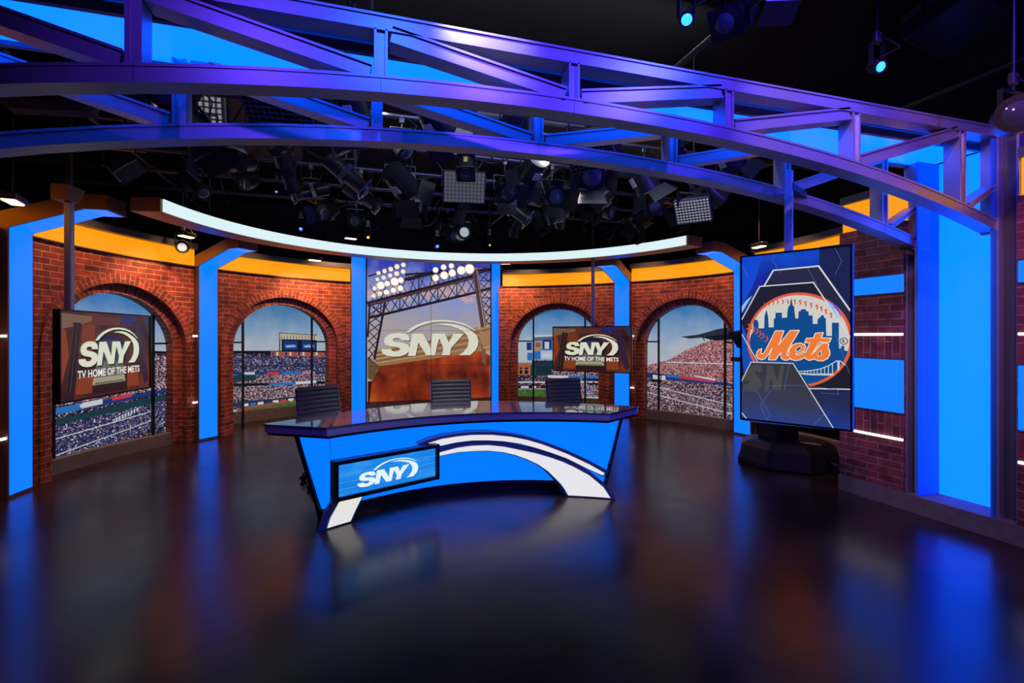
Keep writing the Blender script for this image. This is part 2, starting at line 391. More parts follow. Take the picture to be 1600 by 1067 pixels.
BAR = mat('dark_window_bar', (.012,.012,.018), .4, .4)
def mural(phic, R, label, draw):
    t = thing('stadium_backdrop', label, 'backdrop', cp(R, R_(phic), 0), -R_(phic))
    P = Pic(cylmap(R), .12); hw = .84 if R < 5 else 1.45; a0 = R_(phic)*R
    Q = lambda x, y: rcyl(x, y, R)
    lo, hi = a0-hw, a0+hw; zl = .16 if R < 5 else .19
    draw(P, Q, lo, hi, zl, 2.15 if R < 5 else 2.3)
    P.build('printed_picture', t)
    arcbox(R+.002, R+.03, (lo/R), (hi/R), zl, 2.15 if R < 5 else 2.3).build('backing_board', BLK, t)
    return t
def win_frame(phic, R, label, offs, group=None):
    t = thing('window_bars', label, 'window frame', cp(R, R_(phic), 0), -R_(phic), group)
    A, B = BND[1]
    for a in offs:
        mb = MB(); p = R_(phic)+a/RW; top = SPR+B*math.sqrt(1-(a/A)**2)
        arcbox(R-.03, R, p-.0032, p+.0032, .0 if R > 4.6 else .16, top+.02, 1, mb); mb.build('upright_bar', BAR, t)
        o = A if a > 0 else -A
        mb = MB(); q0, q1 = sorted((p, R_(phic)+o/RW)); arcbox(R-.025, R-.003, q0, q1, 1.385, 1.41, 3, mb); mb.build('cross_bar', BAR, t)
    return t
def band_px(P, Q, x0, x1, ylt, yrt, ylb, yrb, m, L, n=8):
    """slanted band across the print, given by its edge heights in the photo at x0 and x1"""
    f = lambda a, b, t: a+(b-a)*t
    top = [Q(f(x0,x1,i/n), f(ylt,yrt,i/n)) for i in range(n+1)]; bot = [Q(f(x0,x1,i/n), f(ylb,yrb,i/n)) for i in range(n+1)]
    P.poly(top+bot[::-1], m, L)
def d_left(P, Q, lo, hi, zl, zt):
    P.poly([(lo,zl),(hi,zl),(hi,zt),(lo,zt)], SKY2, 0)
    B = lambda *a: band_px(P, Q, 56, 262, *a)
    B(541, 549, 790, 690, CR_DARK, 1); B(541, 549, 546, 553, DK, 2)
    B(560, 556, 640, 606, CR_PINK if False else CR_MIX, 2)
    band_px(P, Q, 56, 262, 645, 607, 655, 612, NAVY, 3); band_px(P, Q, 70, 130, 641, 629, 651, 639, RIB, 4); band_px(P, Q, 120, 160, 631, 623, 640, 631, WH, 4); band_px(P, Q, 175, 205, 620, 615, 626, 620, RIBR, 4)
    band_px(P, Q, 56, 262, 663, 614, 672, 624, TEAL, 3)
    band_px(P, Q, 56, 262, 672, 624, 738, 660, CR_BLUE, 3)
    for (a, b, c) in ((694, 641, 1.5), (722, 655, 1.5)): band_px(P, Q, 56, 240, a, b, a+c, b+c*.8, WH, 5)
    for i in range(9): 
        x = 176+i*4.6; band_px(P, Q, x, x+2.6, 655-i*2.2, 654-i*2.2, 661-i*2.2, 660-i*2.2, WH, 6, 1)
    band_px(P, Q, 64, 75, 665, 663, 679, 677, DK, 6)
def d_bl(P, Q, lo, hi, zl, zt):
    P.poly([(lo,zl),(hi,zl),(hi,zt),(lo,zt)], SKY1, 0)
    B = lambda a, b, m, L, c=0: band_px(P, Q, 352, 524, a, a+c, b, b+c, m, L)
    B(549, 640, CR_BLUE, 1); B(548, 552, DK, 2); B(552, 557, CR_DARK, 2)
    band_px(P, Q, 423, 520, 549, 551, 556, 557, ORB, 3)
    for i in range(14): band_px(P, Q, 425+i*6.8, 428+i*6.8, 550, 550, 555.6, 555.6, (NAVY, WH, RIBR)[i % 3], 4, 1)
    B(571, 572.4, DK2, 3)
    B(581, 585.5, NAVY, 4, -1.5); band_px(P, Q, 378, 398, 581.5, 581.5, 585, 585, WH, 5); band_px(P, Q, 417, 436, 581, 581, 585, 585, RIBR, 5); band_px(P, Q, 440, 470, 580.5, 580.5, 584.5, 584.5, RIB, 5); band_px(P, Q, 472, 492, 580, 580, 584, 584, wallprint('c07888'), 5)
    B(585.5, 599, CR_MIX, 3, -1.5); band_px(P, Q, 352, 400, 586, 586, 598, 594, TEAL, 4)
    B(600, 604, DK, 4, -5); band_px(P, Q, 420, 462, 598.5, 596.5, 602.5, 600.5, RIB, 5); band_px(P, Q, 462, 494, 596.3, 594.3, 600.5, 598.5, WH, 5)
    B(604, 626, CR_MIX, 3, -6)
    ad = lambda x: 632.5-(x-378)*.112
    band_px(P, Q, 352, 524, 631, 612, 637, 618, DK2, 5)
    for i in range(12): x = 379+i*11.8; band_px(P, Q, x, x+9, ad(x)-1.5, ad(x+9)-1.5, ad(x)+3, ad(x+9)+3, (WH, RIB, WH, NAVY, WH, RIBR)[i % 6], 6, 1)
    P.poly([Q(x, y) for x, y in ((370,639),(400,633),(440,627),(480,622),(524,616),(524,646),(370,648))], DIRT, 6)
    P.poly([Q(x, y) for x, y in ((376,641),(420,634),(450,628),(480,626),(524,622),(524,648),(376,648))], GRASS, 7)
    # scoreboard with two screens
    P.stroke([Q(437,549), Q(437,520)], .02, DK, 3); P.stroke([Q(494,549), Q(494,522)], .02, DK, 3)
    band_px(P, Q, 437, 495, 521, 524, 530, 532, wallprint('c8bca0'), 3); band_px(P, Q, 437, 495, 520, 523, 521, 524, DK, 4)
    for i in range(12): band_px(P, Q, 439+i*4.7, 440+i*4.7, 524, 524, 531, 531, DK2, 4, 1)
    band_px(P, Q, 440, 494, 530, 531, 549, 549, DK, 4)
    for x in (443, 471.5): band_px(P, Q, x, x+22, 532, 532.5, 547, 547, NAVY, 5, 2); band_px(P, Q, x+2, x+20, 538, 538.5, 543, 543, RIB, 6, 2)
    for x in (447, 475.5): logo_on(P, Q, x, 14, 538.3, 543, WH, 7)
def d_br(P, Q, lo, hi, zl, zt):
    P.poly([(lo,zl),(hi,zl),(hi,zt),(lo,zt)], SKY2, 0)
    B = lambda a, b, m, L, c=0: band_px(P, Q, 795, 955, a, a+c, b, b+c, m, L)
    B(566, 570, wallprint('7890a0'), 1); B(570, 588, TEAL, 2)
    band_px(P, Q, 795, 829, 569, 567, 586, 586, ORB, 3); band_px(P, Q, 812, 816, 574, 574, 584, 584, DK, 4, 1); band_px(P, Q, 820, 825, 574, 574, 584, 584, DK, 4, 1); band_px(P, Q, 795, 829, 577, 577, 578, 578, TANP, 5)
    B(587, 604, CR_DARK, 3); B(596, 598, WH, 4)
    band_px(P, Q, 862, 955, 577, 577, 620, 620, CR_MIX, 4); band_px(P, Q, 856, 955, 586, 588, 590, 592, RIB, 6); band_px(P, Q, 856, 888, 586, 587, 590, 591, WH, 7); band_px(P, Q, 910, 955, 590, 592, 594, 596, DK, 6)
    band_px(P, Q, 917, 955, 598, 598, 601, 601, DK, 7); band_px(P, Q, 914, 920, 606, 606, 612, 612, RIB, 7)
    band_px(P, Q, 795, 858, 602, 602, 607, 607, DK, 5)
    for x in (814, 832, 840): band_px(P, Q, x, x+(12 if x == 814 else 6), 603, 603, 606, 606, (WH if x != 840 else RIBR), 6, 1)
    band_px(P, Q, 795, 905, 608, 608, 632, 632, GRASS, 5)
    # scoreboard screens, light banks
    band_px(P, Q, 833, 905, 525, 522, 562, 562, wallprint('6888b0'), 3); band_px(P, Q, 833, 905, 524, 521, 527, 524, WH, 4)
    for k in range(3): band_px(P, Q, 833, 905, 527+k*2, 524+k*2, 528+k*2, 525+k*2, DK2, 4)
    band_px(P, Q, 835, 846, 533, 532, 548, 548, TANP, 5, 1); P.disc(Q(840.5, 539), .045, NAVY, 6); P.disc(Q(840.5, 539), .028, ORB, 7)
    band_px(P, Q, 848, 862, 531, 530, 546, 546, NAVY, 5, 1); band_px(P, Q, 851, 858, 534, 534, 545, 545, WH, 6, 1)
    band_px(P, Q, 845, 905, 548, 547, 561, 561, PALE, 5); band_px(P, Q, 848, 905, 552, 551, 558, 558, WH, 6); band_px(P, Q, 835, 844, 549, 549, 561, 561, RIB, 5, 1)
    band_px(P, Q, 823, 831, 535, 535, 547, 547, NAVY, 4, 1); band_px(P, Q, 824, 832, 551, 551, 563, 563, RIB, 4, 1)
    for x in (838, 852): P.stroke([Q(x, 562), Q(x, 570)], .02, DK2, 4)
    band_px(P, Q, 831, 905, 563, 563, 570, 570, DK2, 3); band_px(P, Q, 838, 870, 573, 573, 585, 585, wallprint('183038'), 4)
def d_right(P, Q, lo, hi, zl, zt):
    P.poly([(lo,zl),(hi,zl),(hi,zt),(lo,zt)], SKY2, 0)
    S_ = lambda pts, m, L: P.poly([Q(x, y) for x, y in pts], m, L)
    S_([(1010,571),(1045,562),(1070,548),(1095,537),(1112,532),(1150,528),(1150,690),(1010,660)], CR_PINK, 1)
    S_([(1063,526),(1090,523),(1122,514),(1150,509),(1150,519),(1100,527),(1078,529)], DK2, 3); S_([(1090,526),(1150,513),(1150,530),(1118,532),(1104,529)], DK, 2)
    for x in (1096, 1106, 1117, 1130): P.stroke([Q(x, 524), Q(x+5, 532)], .015, DK, 4)
    band_px(P, Q, 1010, 1150, 581, 600, 590, 604, NAVY, 3)
    band_px(P, Q, 1026, 1040, 586, 587, 593, 594, WH, 4, 1); band_px(P, Q, 1062, 1116, 587, 594, 591, 598, RIBR, 4); band_px(P, Q, 1085, 1118, 586, 592, 588, 595, WH, 5); band_px(P, Q, 1042, 1062, 584, 587, 589, 591, RIB, 4)
    band_px(P, Q, 1010, 1150, 565, 565.5, 567, 567.5, WH, 4) if False else None
    band_px(P, Q, 1040, 1150, 565, 568, 566.4, 569.6, WH, 4)
    band_px(P, Q, 1010, 1150, 590, 604, 690, 700, CR_LOW, 2)
    for a, b in ((600, 634), (612, 648)): band_px(P, Q, 1010, 1150, a, b, a+1.0, b+1.3, WH, 5)
    band_px(P, Q, 1010, 1150, 605, 637, 609, 642, CR_MIX, 4)
    band_px(P, Q, 1018, 1034, 583, 586, 596, 597, DK, 4, 1); band_px(P, Q, 1020, 1032, 585, 587, 592, 593, WH, 5, 1)
# ------------------------------------------------------------------ the SNY mark, traced once on the video wall
VA, VB = (-1.016, 9.88), (1.41, 9.88)
def q1(l): return [rplane(590+a/9.756, 492+b/9.756, VA, VB) for a, b in l]
LS = [(488,388),(362,388),(350,362),(310,350),(262,352),(232,375),(240,400),(300,412),(400,428),(465,455),(490,500),(478,555),(430,600),(340,632),(240,636),(140,622),(78,590),(58,545),(65,520),(205,520),(215,545),(262,558),(310,552),(345,530),(340,506),(290,492),(190,480),(125,455),(98,410),(105,360),(150,312),(230,282),(330,274),(420,284),(470,315),(490,360)]
LN = [(465,625),(525,285),(692,285),(808,500),(835,285),(960,285),(905,470),(878,615),(745,615),(622,420),(578,625)]
LY = [(830,285),(1030,285),(1082,420),(1160,285),(1315,285),(1120,505),(1100,612),(980,612),(1002,500),(935,345),(905,470),(850,470)]
LA = [(425,268),(500,200),(600,145),(720,105),(850,82),(1000,76),(1150,88),(1280,118),(1400,170),(1500,245),(1485,245),(1380,180),(1260,138),(1150,115),(1000,102),(860,110),(740,138),(640,172),(560,215),(500,262)]
LB = [(860,146),(960,134),(1080,132),(1200,150),(1320,190),(1430,245),(1510,310),(1535,390),(1528,470),(1490,540),(1410,612),(1235,612),(1310,565),(1370,490),(1390,400),(1370,320),(1310,255),(1220,205),(1100,168),(980,152)]
LOGO = [q1(l) for l in (LS, LN, LY, LA, LB)]
_xs = [p[0] for l in LOGO for p in l]; _zs = [p[1] for l in LOGO for p in l]
LX0, LX1, LZ0, LZ1 = min(_xs), max(_xs), min(_zs), max(_zs)
def logo_fit(P, s0, s1, z0, z1, m, L, shadow=None):
    f = lambda p: (s0+(p[0]-LX0)/(LX1-LX0)*(s1-s0), z0+(p[1]-LZ0)/(LZ1-LZ0)*(z1-z0))
    for l in LOGO:
        if shadow: P.poly([(f(p)[0]+.012, f(p)[1]-.012) for p in l], shadow, L-1)
        P.poly([f(p) for p in l], m, L)
def logo_on(P, Q, x, wd, y0, y1, m, L):
    a, b = Q(x, y1), Q(x+wd, y0); logo_fit(P, a[0], b[0], a[1], b[1], m, L)
mural(-65.6, 4.66, 'stadium crowd backdrop in the left arch, behind the hanging left television', d_left)
mural(-33.4, 5.4, 'stadium backdrop with twin scoreboards and green field, left of the video wall', d_bl)
mural(33.6, 5.4, 'stadium backdrop with big scoreboard and outfield grass, right of the video wall', d_br)
mural(65.6, 4.66, 'stadium backdrop of a sloping pink crowd under a roof, in the rightmost arch', d_right)
win_frame(-65.6, 4.645, 'black window bars in the left arch behind the hanging television', (-.66, .60))
win_frame(-33.4, 4.70, 'black window bars in the arch left of the video wall', (-.56, .56))
win_frame(33.6, 4.70, 'black window bars in the arch right of the video wall', (-.50, .50))
win_frame(65.6, 4.645, 'black window bars in the rightmost arch beside the team logo screen', (-.58, .60))
# ------------------------------------------------------------------ amber band over the brick
def fascia(p0, p1, label):
    t = thing('amber_light_band', label, 'light', cp(4.45, R_((p0+p1)/2), 2.5), -R_((p0+p1)/2), 'amber bands over the brick walls')
    arcbox(4.42, 4.52, R_(p0), R_(p1), 2.50, 2.725, 20).build('lit_panel', AMBER, t)
    arcbox(4.34, 4.56, R_(p0), R_(p1), 2.727, 2.81, 20).build('metal_cap', DSTEEL, t)
    arcbox(4.415, 4.47, R_(p0), R_(p1), 2.485, 2.499, 20).build('lower_trim', BRONZE, t)
fascia(-113, -85.8, 'amber light band over brick at the left frame edge')
fascia(-81.6, -52.3, 'amber light band over the left arch')
fascia(-48.1, -18.6, 'amber light band over the arch left of the video wall')
fascia(19.6, 48.5, 'amber light band over the arch right of the video wall')
fascia(52.7, 77.6, 'amber light band over the rightmost arch')
fascia(81.8, 113, 'amber light band behind the top of the team logo screen')
# ------------------------------------------------------------------ blue light pylons with bent arms
def pylon(phi, label):
    t = thing('light_pylon', label, 'light column', cp(4.44, R_(phi), 0), -R_(phi)+math.pi, 'bent blue light pylons')
    W = .155
    prof = [(0,0),(.09,0),(.09,2.50),(.70,2.70),(.90,2.70),(.90,2.84),(.65,2.84),(0,2.64)]
    mb = MB(); mb.T = Matrix.Translation((0,0,0)); mb.prism(prof, 0, -W, W); mb.build('housing', BRONZE, t, world=False)
    ppath = [(.094,.03),(.094,2.497),(.70,2.695),(.88,2.695)]
    mb = MB()
    for i in range(3):
        a, b = ppath[i], ppath[i+1]
        mb.prism([a, b, (b[0]-.01, b[1]+.004), (a[0]-.01, a[1]+.004)], 0, -W+.018, W-.018)
    mb.build('lit_panel', BLUE, t, world=False)
    for sx in ((1,) if phi < 0 else (-1,)):      # the strips sit on the outer side
        for z in (1.5, .56):
            MB().bbox((sx*(W+.035), .075, z), (.06,.02,.022), .003).build('led_strip', LEDW, t, world=False)
    return t
pylon(-83.7, 'blue light pylon at the far left, beside the left hanging television')
pylon(-50.2, 'blue light pylon between the two left arches')
pylon(50.6, 'blue light pylon behind the small hanging television, right of the desk')
pylon(79.7, 'blue light pylon just left of the team logo screen')
def flank(x0, x1, label):
    t = thing('light_column', label, 'light column', ((x0+x1)/2, 9.88, 0), 0)
    MB().box(((x0+x1)/2, 9.92, 1.5), (x1-x0, .1, 3.06)).build('housing', BRONZE, t)
    MB().box(((x0+x1)/2, 9.864, 1.53), (x1-x0-.02, .01, 2.96)).build('lit_panel', BLUE, t)
    for sx, x in ((-1, x0-.06), (1, x1+.06)):
        if (sx < 0) == (x0 < 0):
            for z in (1.5, .56): MB().bbox((x, 9.76 if x0 < 0 else 9.72, z), (.10,.02,.022), .003).build('led_strip', LEDW, t)
flank(-1.30, -1.03, 'straight blue light column on the left side of the video wall')
flank(1.425, 1.62, 'straight blue light column on the right side of the video wall')
tag(MB().box((.16, 10.1, 1.6), (3.4, .12, 3.2)).build('wall_video_surround', DARKW), kind='structure')
# ------------------------------------------------------------------ video wall
def video_wall():
    t = thing('video_wall', 'floor-standing video wall of eight panels showing floodlights, brick ballpark and network logo', 'video wall', (.197, 9.88, 0))
    W, H = 1.213, .684; z0 = .24
    MB().box((.197, 9.945, 1.6), (2.43, .1, 2.8)).build('mounting_frame', BLK, t)
    for i in range(2):
        for j in range(4):
            MB().bbox((-1.016+W*(i+.5), 9.9, z0+H*(j+.5)), (W-.002,.03,H-.002), .003).build('display_panel', BLK, t)
    tag(MB().box((.197, 9.93, .12), (2.43, .1, .22)).build('plinth', CONC, t))
    P = Pic(flatmap(VA, VB, .0)); Q = lambda x, y: rplane(560+x/4.4478, 400+y/4.4478, VA, VB)
    P.fm = lambda s_, z, e: (VA[0]+s_, 9.883-e, z)
    zb0, zt0 = z0, z0+4*H
    SK = ramp_pic('dusk_sky', [(0,'a89c9c'),(.3,'9498b4'),(.44,'8494c8'),(.56,'c8a4a4'),(.68,'7c88c4'),(1,'2c3cb0')], 'grad', es=.95, zr=(1.6, 2.95))
    P.poly([(0,zb0),(2.426,zb0),(2.426,zt0),(0,zt0)], SK, 0)
    BR = ramp_pic('brick_photo', [(.32,'4a160c'),(.48,'862e14'),(.6,'a84018'),(.78,'d06c28')], 'noise', (2.4,2,2.2), .88, detail=6)
    pp = lambda l, m, L: P.poly([Q(*p) for p in l], m, L)
    st_ = lambda a, b, wd, m, L: P.stroke([Q(*a), Q(*b)], wd*.0036, m, L)
    # brick tower, ledges
    pp([(75,1035),(95,870),(150,762),(500,712),(850,660),(915,690),(915,1035)], BR, 2)
    LEDG = pic('a07850', .8); LED2 = pic('6c4a34', .8); LED3 = pic('c8a078', .85)
    pp([(108,655),(330,618),(510,582),(700,530),(835,492),(915,476),(915,500),(860,520),(850,660),(500,715),(150,765),(108,720)], LEDG, 3)
    for i in range(7):
        y = i*15; st_((125,662+y*.9), (840,505+y*1.45), 4, LED2 if i % 2 else LED3, 4)
    pp([(65,695),(150,765),(128,800),(100,868),(65,850)], pic('6c5238', .8), 4)
    pp([(832,500),(915,480),(915,660),(870,655),(850,590)], pic('a88058', .85), 4); pp([(850,600),(885,655),(885,760),(862,740)], pic('7c5a40', .8), 5)
    st_((832,500),(915,482), 10, LED3, 6); st_((855,520),(915,505), 5, LED2, 6); st_((866,640),(915,628), 6, LED3, 6)
    pp([(65,870),(95,870),(75,1035),(65,1035)], pic('3c1410', .8), 4)
    FS = ramp_pic('brick_shadow', [(.35,'5c1c0e'),(.6,'8e3214'),(.8,'a84820')], 'noise', (3,2,2), .8, detail=5)
    pp([(335,740),(480,718),(470,1035),(340,1035)], FS, 3)
    for i in range(26):
        y = 770+i*10.2; st_((80,y+8), (912,y-20+i*.4), 1.3, pic('4c1c10', .8), 3)
    # steel trusses
    T = pic('241c28', .9); T2 = pic('5c4038', .9)
    st_((72,332),(815,140), 26, T, 5); st_((72,338),(815,148), 8, T2, 6); st_((78,428),(830,250), 14, T, 5); st_((330,128),(915,-10+100), 12, T, 5)
    st_((840,115),(915,92), 16, T, 5); st_((840,245),(915,225), 16, T, 5); st_((70,140),(330,60), 8, T, 5); st_((235,190),(600,95), 20, T, 5)
    n = 11
    for i in range(n):
        x0, x1 = 90+i*66, 90+(i+1)*66; yt = lambda x: 330-(x-90)*.258; yb = lambda x: 428-(x-90)*.240
        st_((x0,yt(x0)),(x1,yb(x1)), 5, T, 5); st_((x0,yb(x0)),(x1,yt(x1)), 5, T, 5)
        if i % 2: st_((x0,yt(x0)-100),(x0,yb(x0)), 6, T, 5)
        st_((x0,yt(x0)),(x0+50,yt(x0)-150), 4, T, 5); st_((x0+60,yt(x0)),(x0-10,yt(x0)-130), 4, T, 5)
    st_((800,80),(862,490), 20, T2, 7); st_((818,80),(885,485), 10, pic('806050', .85), 7); st_((806,80),(868,490), 4, T, 8)
    st_((185,325),(112,715), 12, T, 7); st_((78,335),(66,560), 10, T, 7)
    for i in range(6): st_((75,340+i*62),(165-i*10,400+i*62), 5, T, 6); st_((175-i*12,345+i*62),(66,410+i*62), 5, T, 6)
    for i in range(6): st_((840+i*7,130+i*60),(915,180+i*60), 5, T, 6); st_((915,100+i*62),(850+i*6,170+i*60), 5, T, 6); st_((845+i*6,175+i*60),(915,168+i*60), 4, T, 6)
    # floodlights
    B1 = pic('fff4dc', 1.3); B2 = pic('e8c8a8', .9); GL = pic('b09cb0', .8)
    bulbs = [(140,118,13),(182,105,14),(225,92,15),(268,74,16),(312,62,15),(132,162,12),(175,150,14),(220,135,14),(266,122,16),(310,108,15),(112,225,14),(155,205,23),(200,192,17),(252,178,24),(295,168,18),(105,275,15),(148,262,16),(195,252,17),(243,238,17),(292,224,18),(536,97,18),(592,78,18),(646,68,17),(536,152,20),(596,134,24),(652,118,22),(714,100,26),(772,90,30)]
    for x, y, r in bulbs: P.disc(Q(x,y), r*1.25*.0028, GL if r < 20 else B2, 9, n=16); P.disc(Q(x,y), r*.0028, B1 if r > 16 else pic('f0e0c8', 1.1), 10, n=16)
    for x, y in ((155,205),(252,178),(596,134),(772,90)): st_((x-80,y+4),(x+90,y-4), 1.6, pic('e8a8a0', .9), 9)
    WL = pic('d8d8c8', .95)
    for l in LOGO: P.poly([(p[0]+.014, p[1]-.014) for p in l], pic('6c4a38', .7), 11)
    for l in LOGO: P.poly(l, WL, 12)
    # joints between the panels
    J = mat('panel_joint', (.01,.01,.01), .6)
    P.stroke([(1.213,zb0),(1.213,zt0)], .007, J, 13)
    for j in (1,2,3): P.stroke([(0,z0+H*j),(2.426,z0+H*j)], .005, J, 13)
    P.stroke([(0,zb0),(2.426,zb0),(2.426,zt0),(0,zt0)], .012, J, 13, True)
    P.build('screen_picture', t)
video_wall()
# ------------------------------------------------------------------ ring light
RC = (0.03, 4.92)
t = thing('ring_light', 'curved white glowing light ring hanging above the desk', 'light', (RC[0], RC[1]+3.2, 2.72))
a0, a1 = R_(-76), R_(75.5)
arcbox(3.14, 3.42, a0, a1, 2.72, 2.855, 72, c=RC).build('metal_housing', BRONZE, t)
arcbox(3.125, 3.137, a0+.012, a1-.012, 2.727, 2.85, 72, c=RC).build('glowing_face', WHITE_L, t)
for k in (-60, -30, 0, 30, 60):
    p = R_(k); MB().tube([(RC[0]+3.28*math.sin(p), RC[1]+3.28*math.cos(p), 2.85), (RC[0]+3.28*math.sin(p), RC[1]+3.28*math.cos(p), 4.5)], .006, 6).build('hanging_wire', BLK, t)
# ------------------------------------------------------------------ right brick wall with blue panels
XR = 3.35
def rb(mb, y0, y1, z0, z1, sold=False, x=XR, m=0):
    u = [(y0,z0),(y1,z0),(y1,z1),(y0,z1)]
    if sold: u = [(b+.02, a) for a, b in u]
    mb.add([(x,y0,z0),(x,y1,z0),(x,y1,z1),(x,y0,z1)], [(0,1,2,3)], m, u)
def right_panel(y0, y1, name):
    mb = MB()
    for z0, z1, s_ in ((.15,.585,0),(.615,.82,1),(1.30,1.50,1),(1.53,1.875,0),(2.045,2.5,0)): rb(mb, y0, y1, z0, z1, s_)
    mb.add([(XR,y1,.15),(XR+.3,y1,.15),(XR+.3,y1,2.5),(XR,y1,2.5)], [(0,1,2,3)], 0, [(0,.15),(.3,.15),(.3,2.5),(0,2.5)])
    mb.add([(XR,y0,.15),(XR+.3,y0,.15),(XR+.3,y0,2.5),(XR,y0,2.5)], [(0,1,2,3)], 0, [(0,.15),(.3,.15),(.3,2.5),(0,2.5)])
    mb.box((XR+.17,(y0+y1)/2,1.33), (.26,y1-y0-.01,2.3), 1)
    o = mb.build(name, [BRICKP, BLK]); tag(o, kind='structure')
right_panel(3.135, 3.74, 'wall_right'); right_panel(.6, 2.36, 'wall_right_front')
t = tag(MB().box((XR+.14, 2.17, .074), (.3, 3.15, .147)).build('baseboard_right', CONC), kind='structure')
def lit(y0, y1, z0, z1, label):
    t = thing('wall_light_box', label, 'light', (XR, (y0+y1)/2, z0), 0)
    MB().box((XR+.015, (y0+y1)/2, (z0+z1)/2), (.03, y1-y0-.004, z1-z0-.012)).build('lit_panel', BLUE, t)
    for z in (z0, z1): MB().box((XR+.012, (y0+y1)/2, z), (.04, y1-y0, .012)).build('metal_edge', DSTEEL, t)
def strip(y0, y1, z, label):
    t = thing('led_strip_light', label, 'light', (XR, (y0+y1)/2, z), 0)
    MB().box((XR+.012, (y0+y1)/2, z+.015), (.024, y1-y0, .03)).build('housing', DSTEEL, t)
    MB().bbox((XR-.004, (y0+y1)/2, z+.015), (.014, y1-y0-.006, .02), .004).build('glowing_tube', LEDW, t)
lit(3.137, 3.738, .825, 1.297, 'square blue light panel in the brick wall between the logo screen and the portal')
lit(3.137, 3.738, 1.877, 2.043, 'narrow blue light band high in the brick wall right of the logo screen')
lit(.6, 2.355, .825, 1.297, 'square blue light panel cut by the right frame edge')
lit(.6, 2.355, 1.877, 2.043, 'narrow blue light band at the right frame edge')
strip(3.137, 3.738, 1.50, 'upper white light strip on the brick beside the logo screen')
strip(3.137, 3.738, .585, 'lower white light strip on the brick beside the logo screen')
strip(.6, 2.355, 1.50, 'upper white light strip at the right frame edge')
strip(.6, 2.355, .585, 'lower white light strip at the right frame edge')
for y0, y1, lb in ((3.137, 3.738, 'amber light band on top of the brick panel behind the portal truss'), (.6, 2.355, 'amber light band at the upper right frame edge')):
    t = thing('amber_light_band', lb, 'light', (XR, (y0+y1)/2, 2.5), 0)
    MB().box((XR+.1, (y0+y1)/2, 2.64), (.12, y1-y0, .27)).build('lit_panel', AMBER, t)
    MB().box((XR+.09, (y0+y1)/2, 2.81), (.18, y1-y0, .07)).build('metal_cap', DSTEEL, t)
# ------------------------------------------------------------------ portal: two arched trusses, posts, lit soffit and niche
CX_ = -.03
def zlow(x): return 2.715 - .0315*((x-CX_)/1.02)**2 - .0006*((x-CX_)/1.02)**4
def truss(y, label, dz=0, ztop=3.062, xe=3.44):
    t = thing('arched_truss', label, 'truss', (CX_, y, 0))
    D = .11; ch = .078; cb = .10
    xs = [CX_+1.02*j for j in range(-3, 4)]; xs[0] = -3.34; 
    pts = [-xe] + xs[0:1] + xs[1:6] + xs[6:7] + [xe]
    pts = sorted(set(round(p, 4) for p in pts))
    def member(mb, p, q, w, lip=True):
        # bar from p to q (x,z), width w, with raised lips along both front edges
        dx, dz_ = q[0]-p[0], q[1]-p[1]; l = math.hypot(dx, dz_); nx, nz = -dz_/l, dx/l
        def bar(o0, o1, ya, yb): mb.prism([(p[0]+nx*o0, p[1]+nz*o0), (q[0]+nx*o0, q[1]+nz*o0), (q[0]+nx*o1, q[1]+nz*o1), (p[0]+nx*o1, p[1]+nz*o1)], 1, ya, yb)
        bar(-w/2, w/2, y+.010, y+D)
        if lip: bar(-w/2, -w/2+.012, y, y+.010); bar(w/2-.012, w/2, y, y+.010)
    # lower chord: one length per bay, meeting at the posts
    for a, b in zip(pts[:-1], pts[1:]):
        mb = MB(); za, zb2 = zlow(a)+dz, zlow(b)+dz
        for q_ in range(4):      # gently curved length
            a_, b_ = a+.001+(b-a-.002)*q_/4, a+.001+(b-a-.002)*(q_+1)/4; z_, w_ = zlow(a_)+dz, zlow(b_)+dz
            mb.prism([(a_, z_), (b_, w_), (b_, w_+ch), (a_, z_+ch)], 1, y, y+D)
            mb.prism([(a_, z_+ch-.010), (b_, w_+ch-.010), (b_, w_+ch+.004), (a_, z_+ch+.004)], 1, y-.005, y+.004)
        mb.build('lower_chord', STEEL, t)
    mb = MB(); mb.box((0, y+D/2, ztop-.038), (2*xe, D, .076)); mb.box((0, y-.003, ztop-.006), (2*xe, .01, .012)); mb.build('upper_chord', STEEL, t)
    for x in pts[1:-1]:
        mb = MB(); z0 = zlow(x)+dz+ch; z1 = ztop-.07
        for s_ in (-1, 1): mb.box((x+s_*.026, y+.055, (z0+z1)/2), (.012, .11, z1-z0))
        mb.box((x, y+.060, (z0+z1)/2), (.042, .088, z1-z0)); mb.build('post', STEEL, t)
    for i in range(1, len(pts)-2):
        a, b = pts[i], pts[i+1]; zt = ztop-.076
        left = (a+b)/2 < CX_
        p = (a+.05, zt-.012) if left else (a+.05, zlow(a)+dz+ch+.02)
        q = (b-.05, zlow(b)+dz+ch+.02) if left else (b-.05, zt-.012)
        mb = MB(); member(mb, p, q, .080); mb.build('diagonal_brace', STEEL, t)
    for sg in (-1, 1):   # short end brace
        mb = MB(); a = sg*3.06+CX_*0; member(mb, (a+sg*.05, zlow(a)+dz+ch), (sg*(xe-.03), zlow(a)+dz+ch+.17), .045); mb.build('end_brace', STEEL, t)
        MB().box((sg*(xe-.02), y+.055, (ztop+zlow(xe)+dz)/2), (.04, .11, ztop-zlow(xe)-dz)).build('end_plate', STEEL, t)
    return t
truss(2.5, 'front arched steel truss crossing the top of the picture, lit purple')
truss(3.06, 'rear arched steel truss behind the purple one, lit blue', -.03)
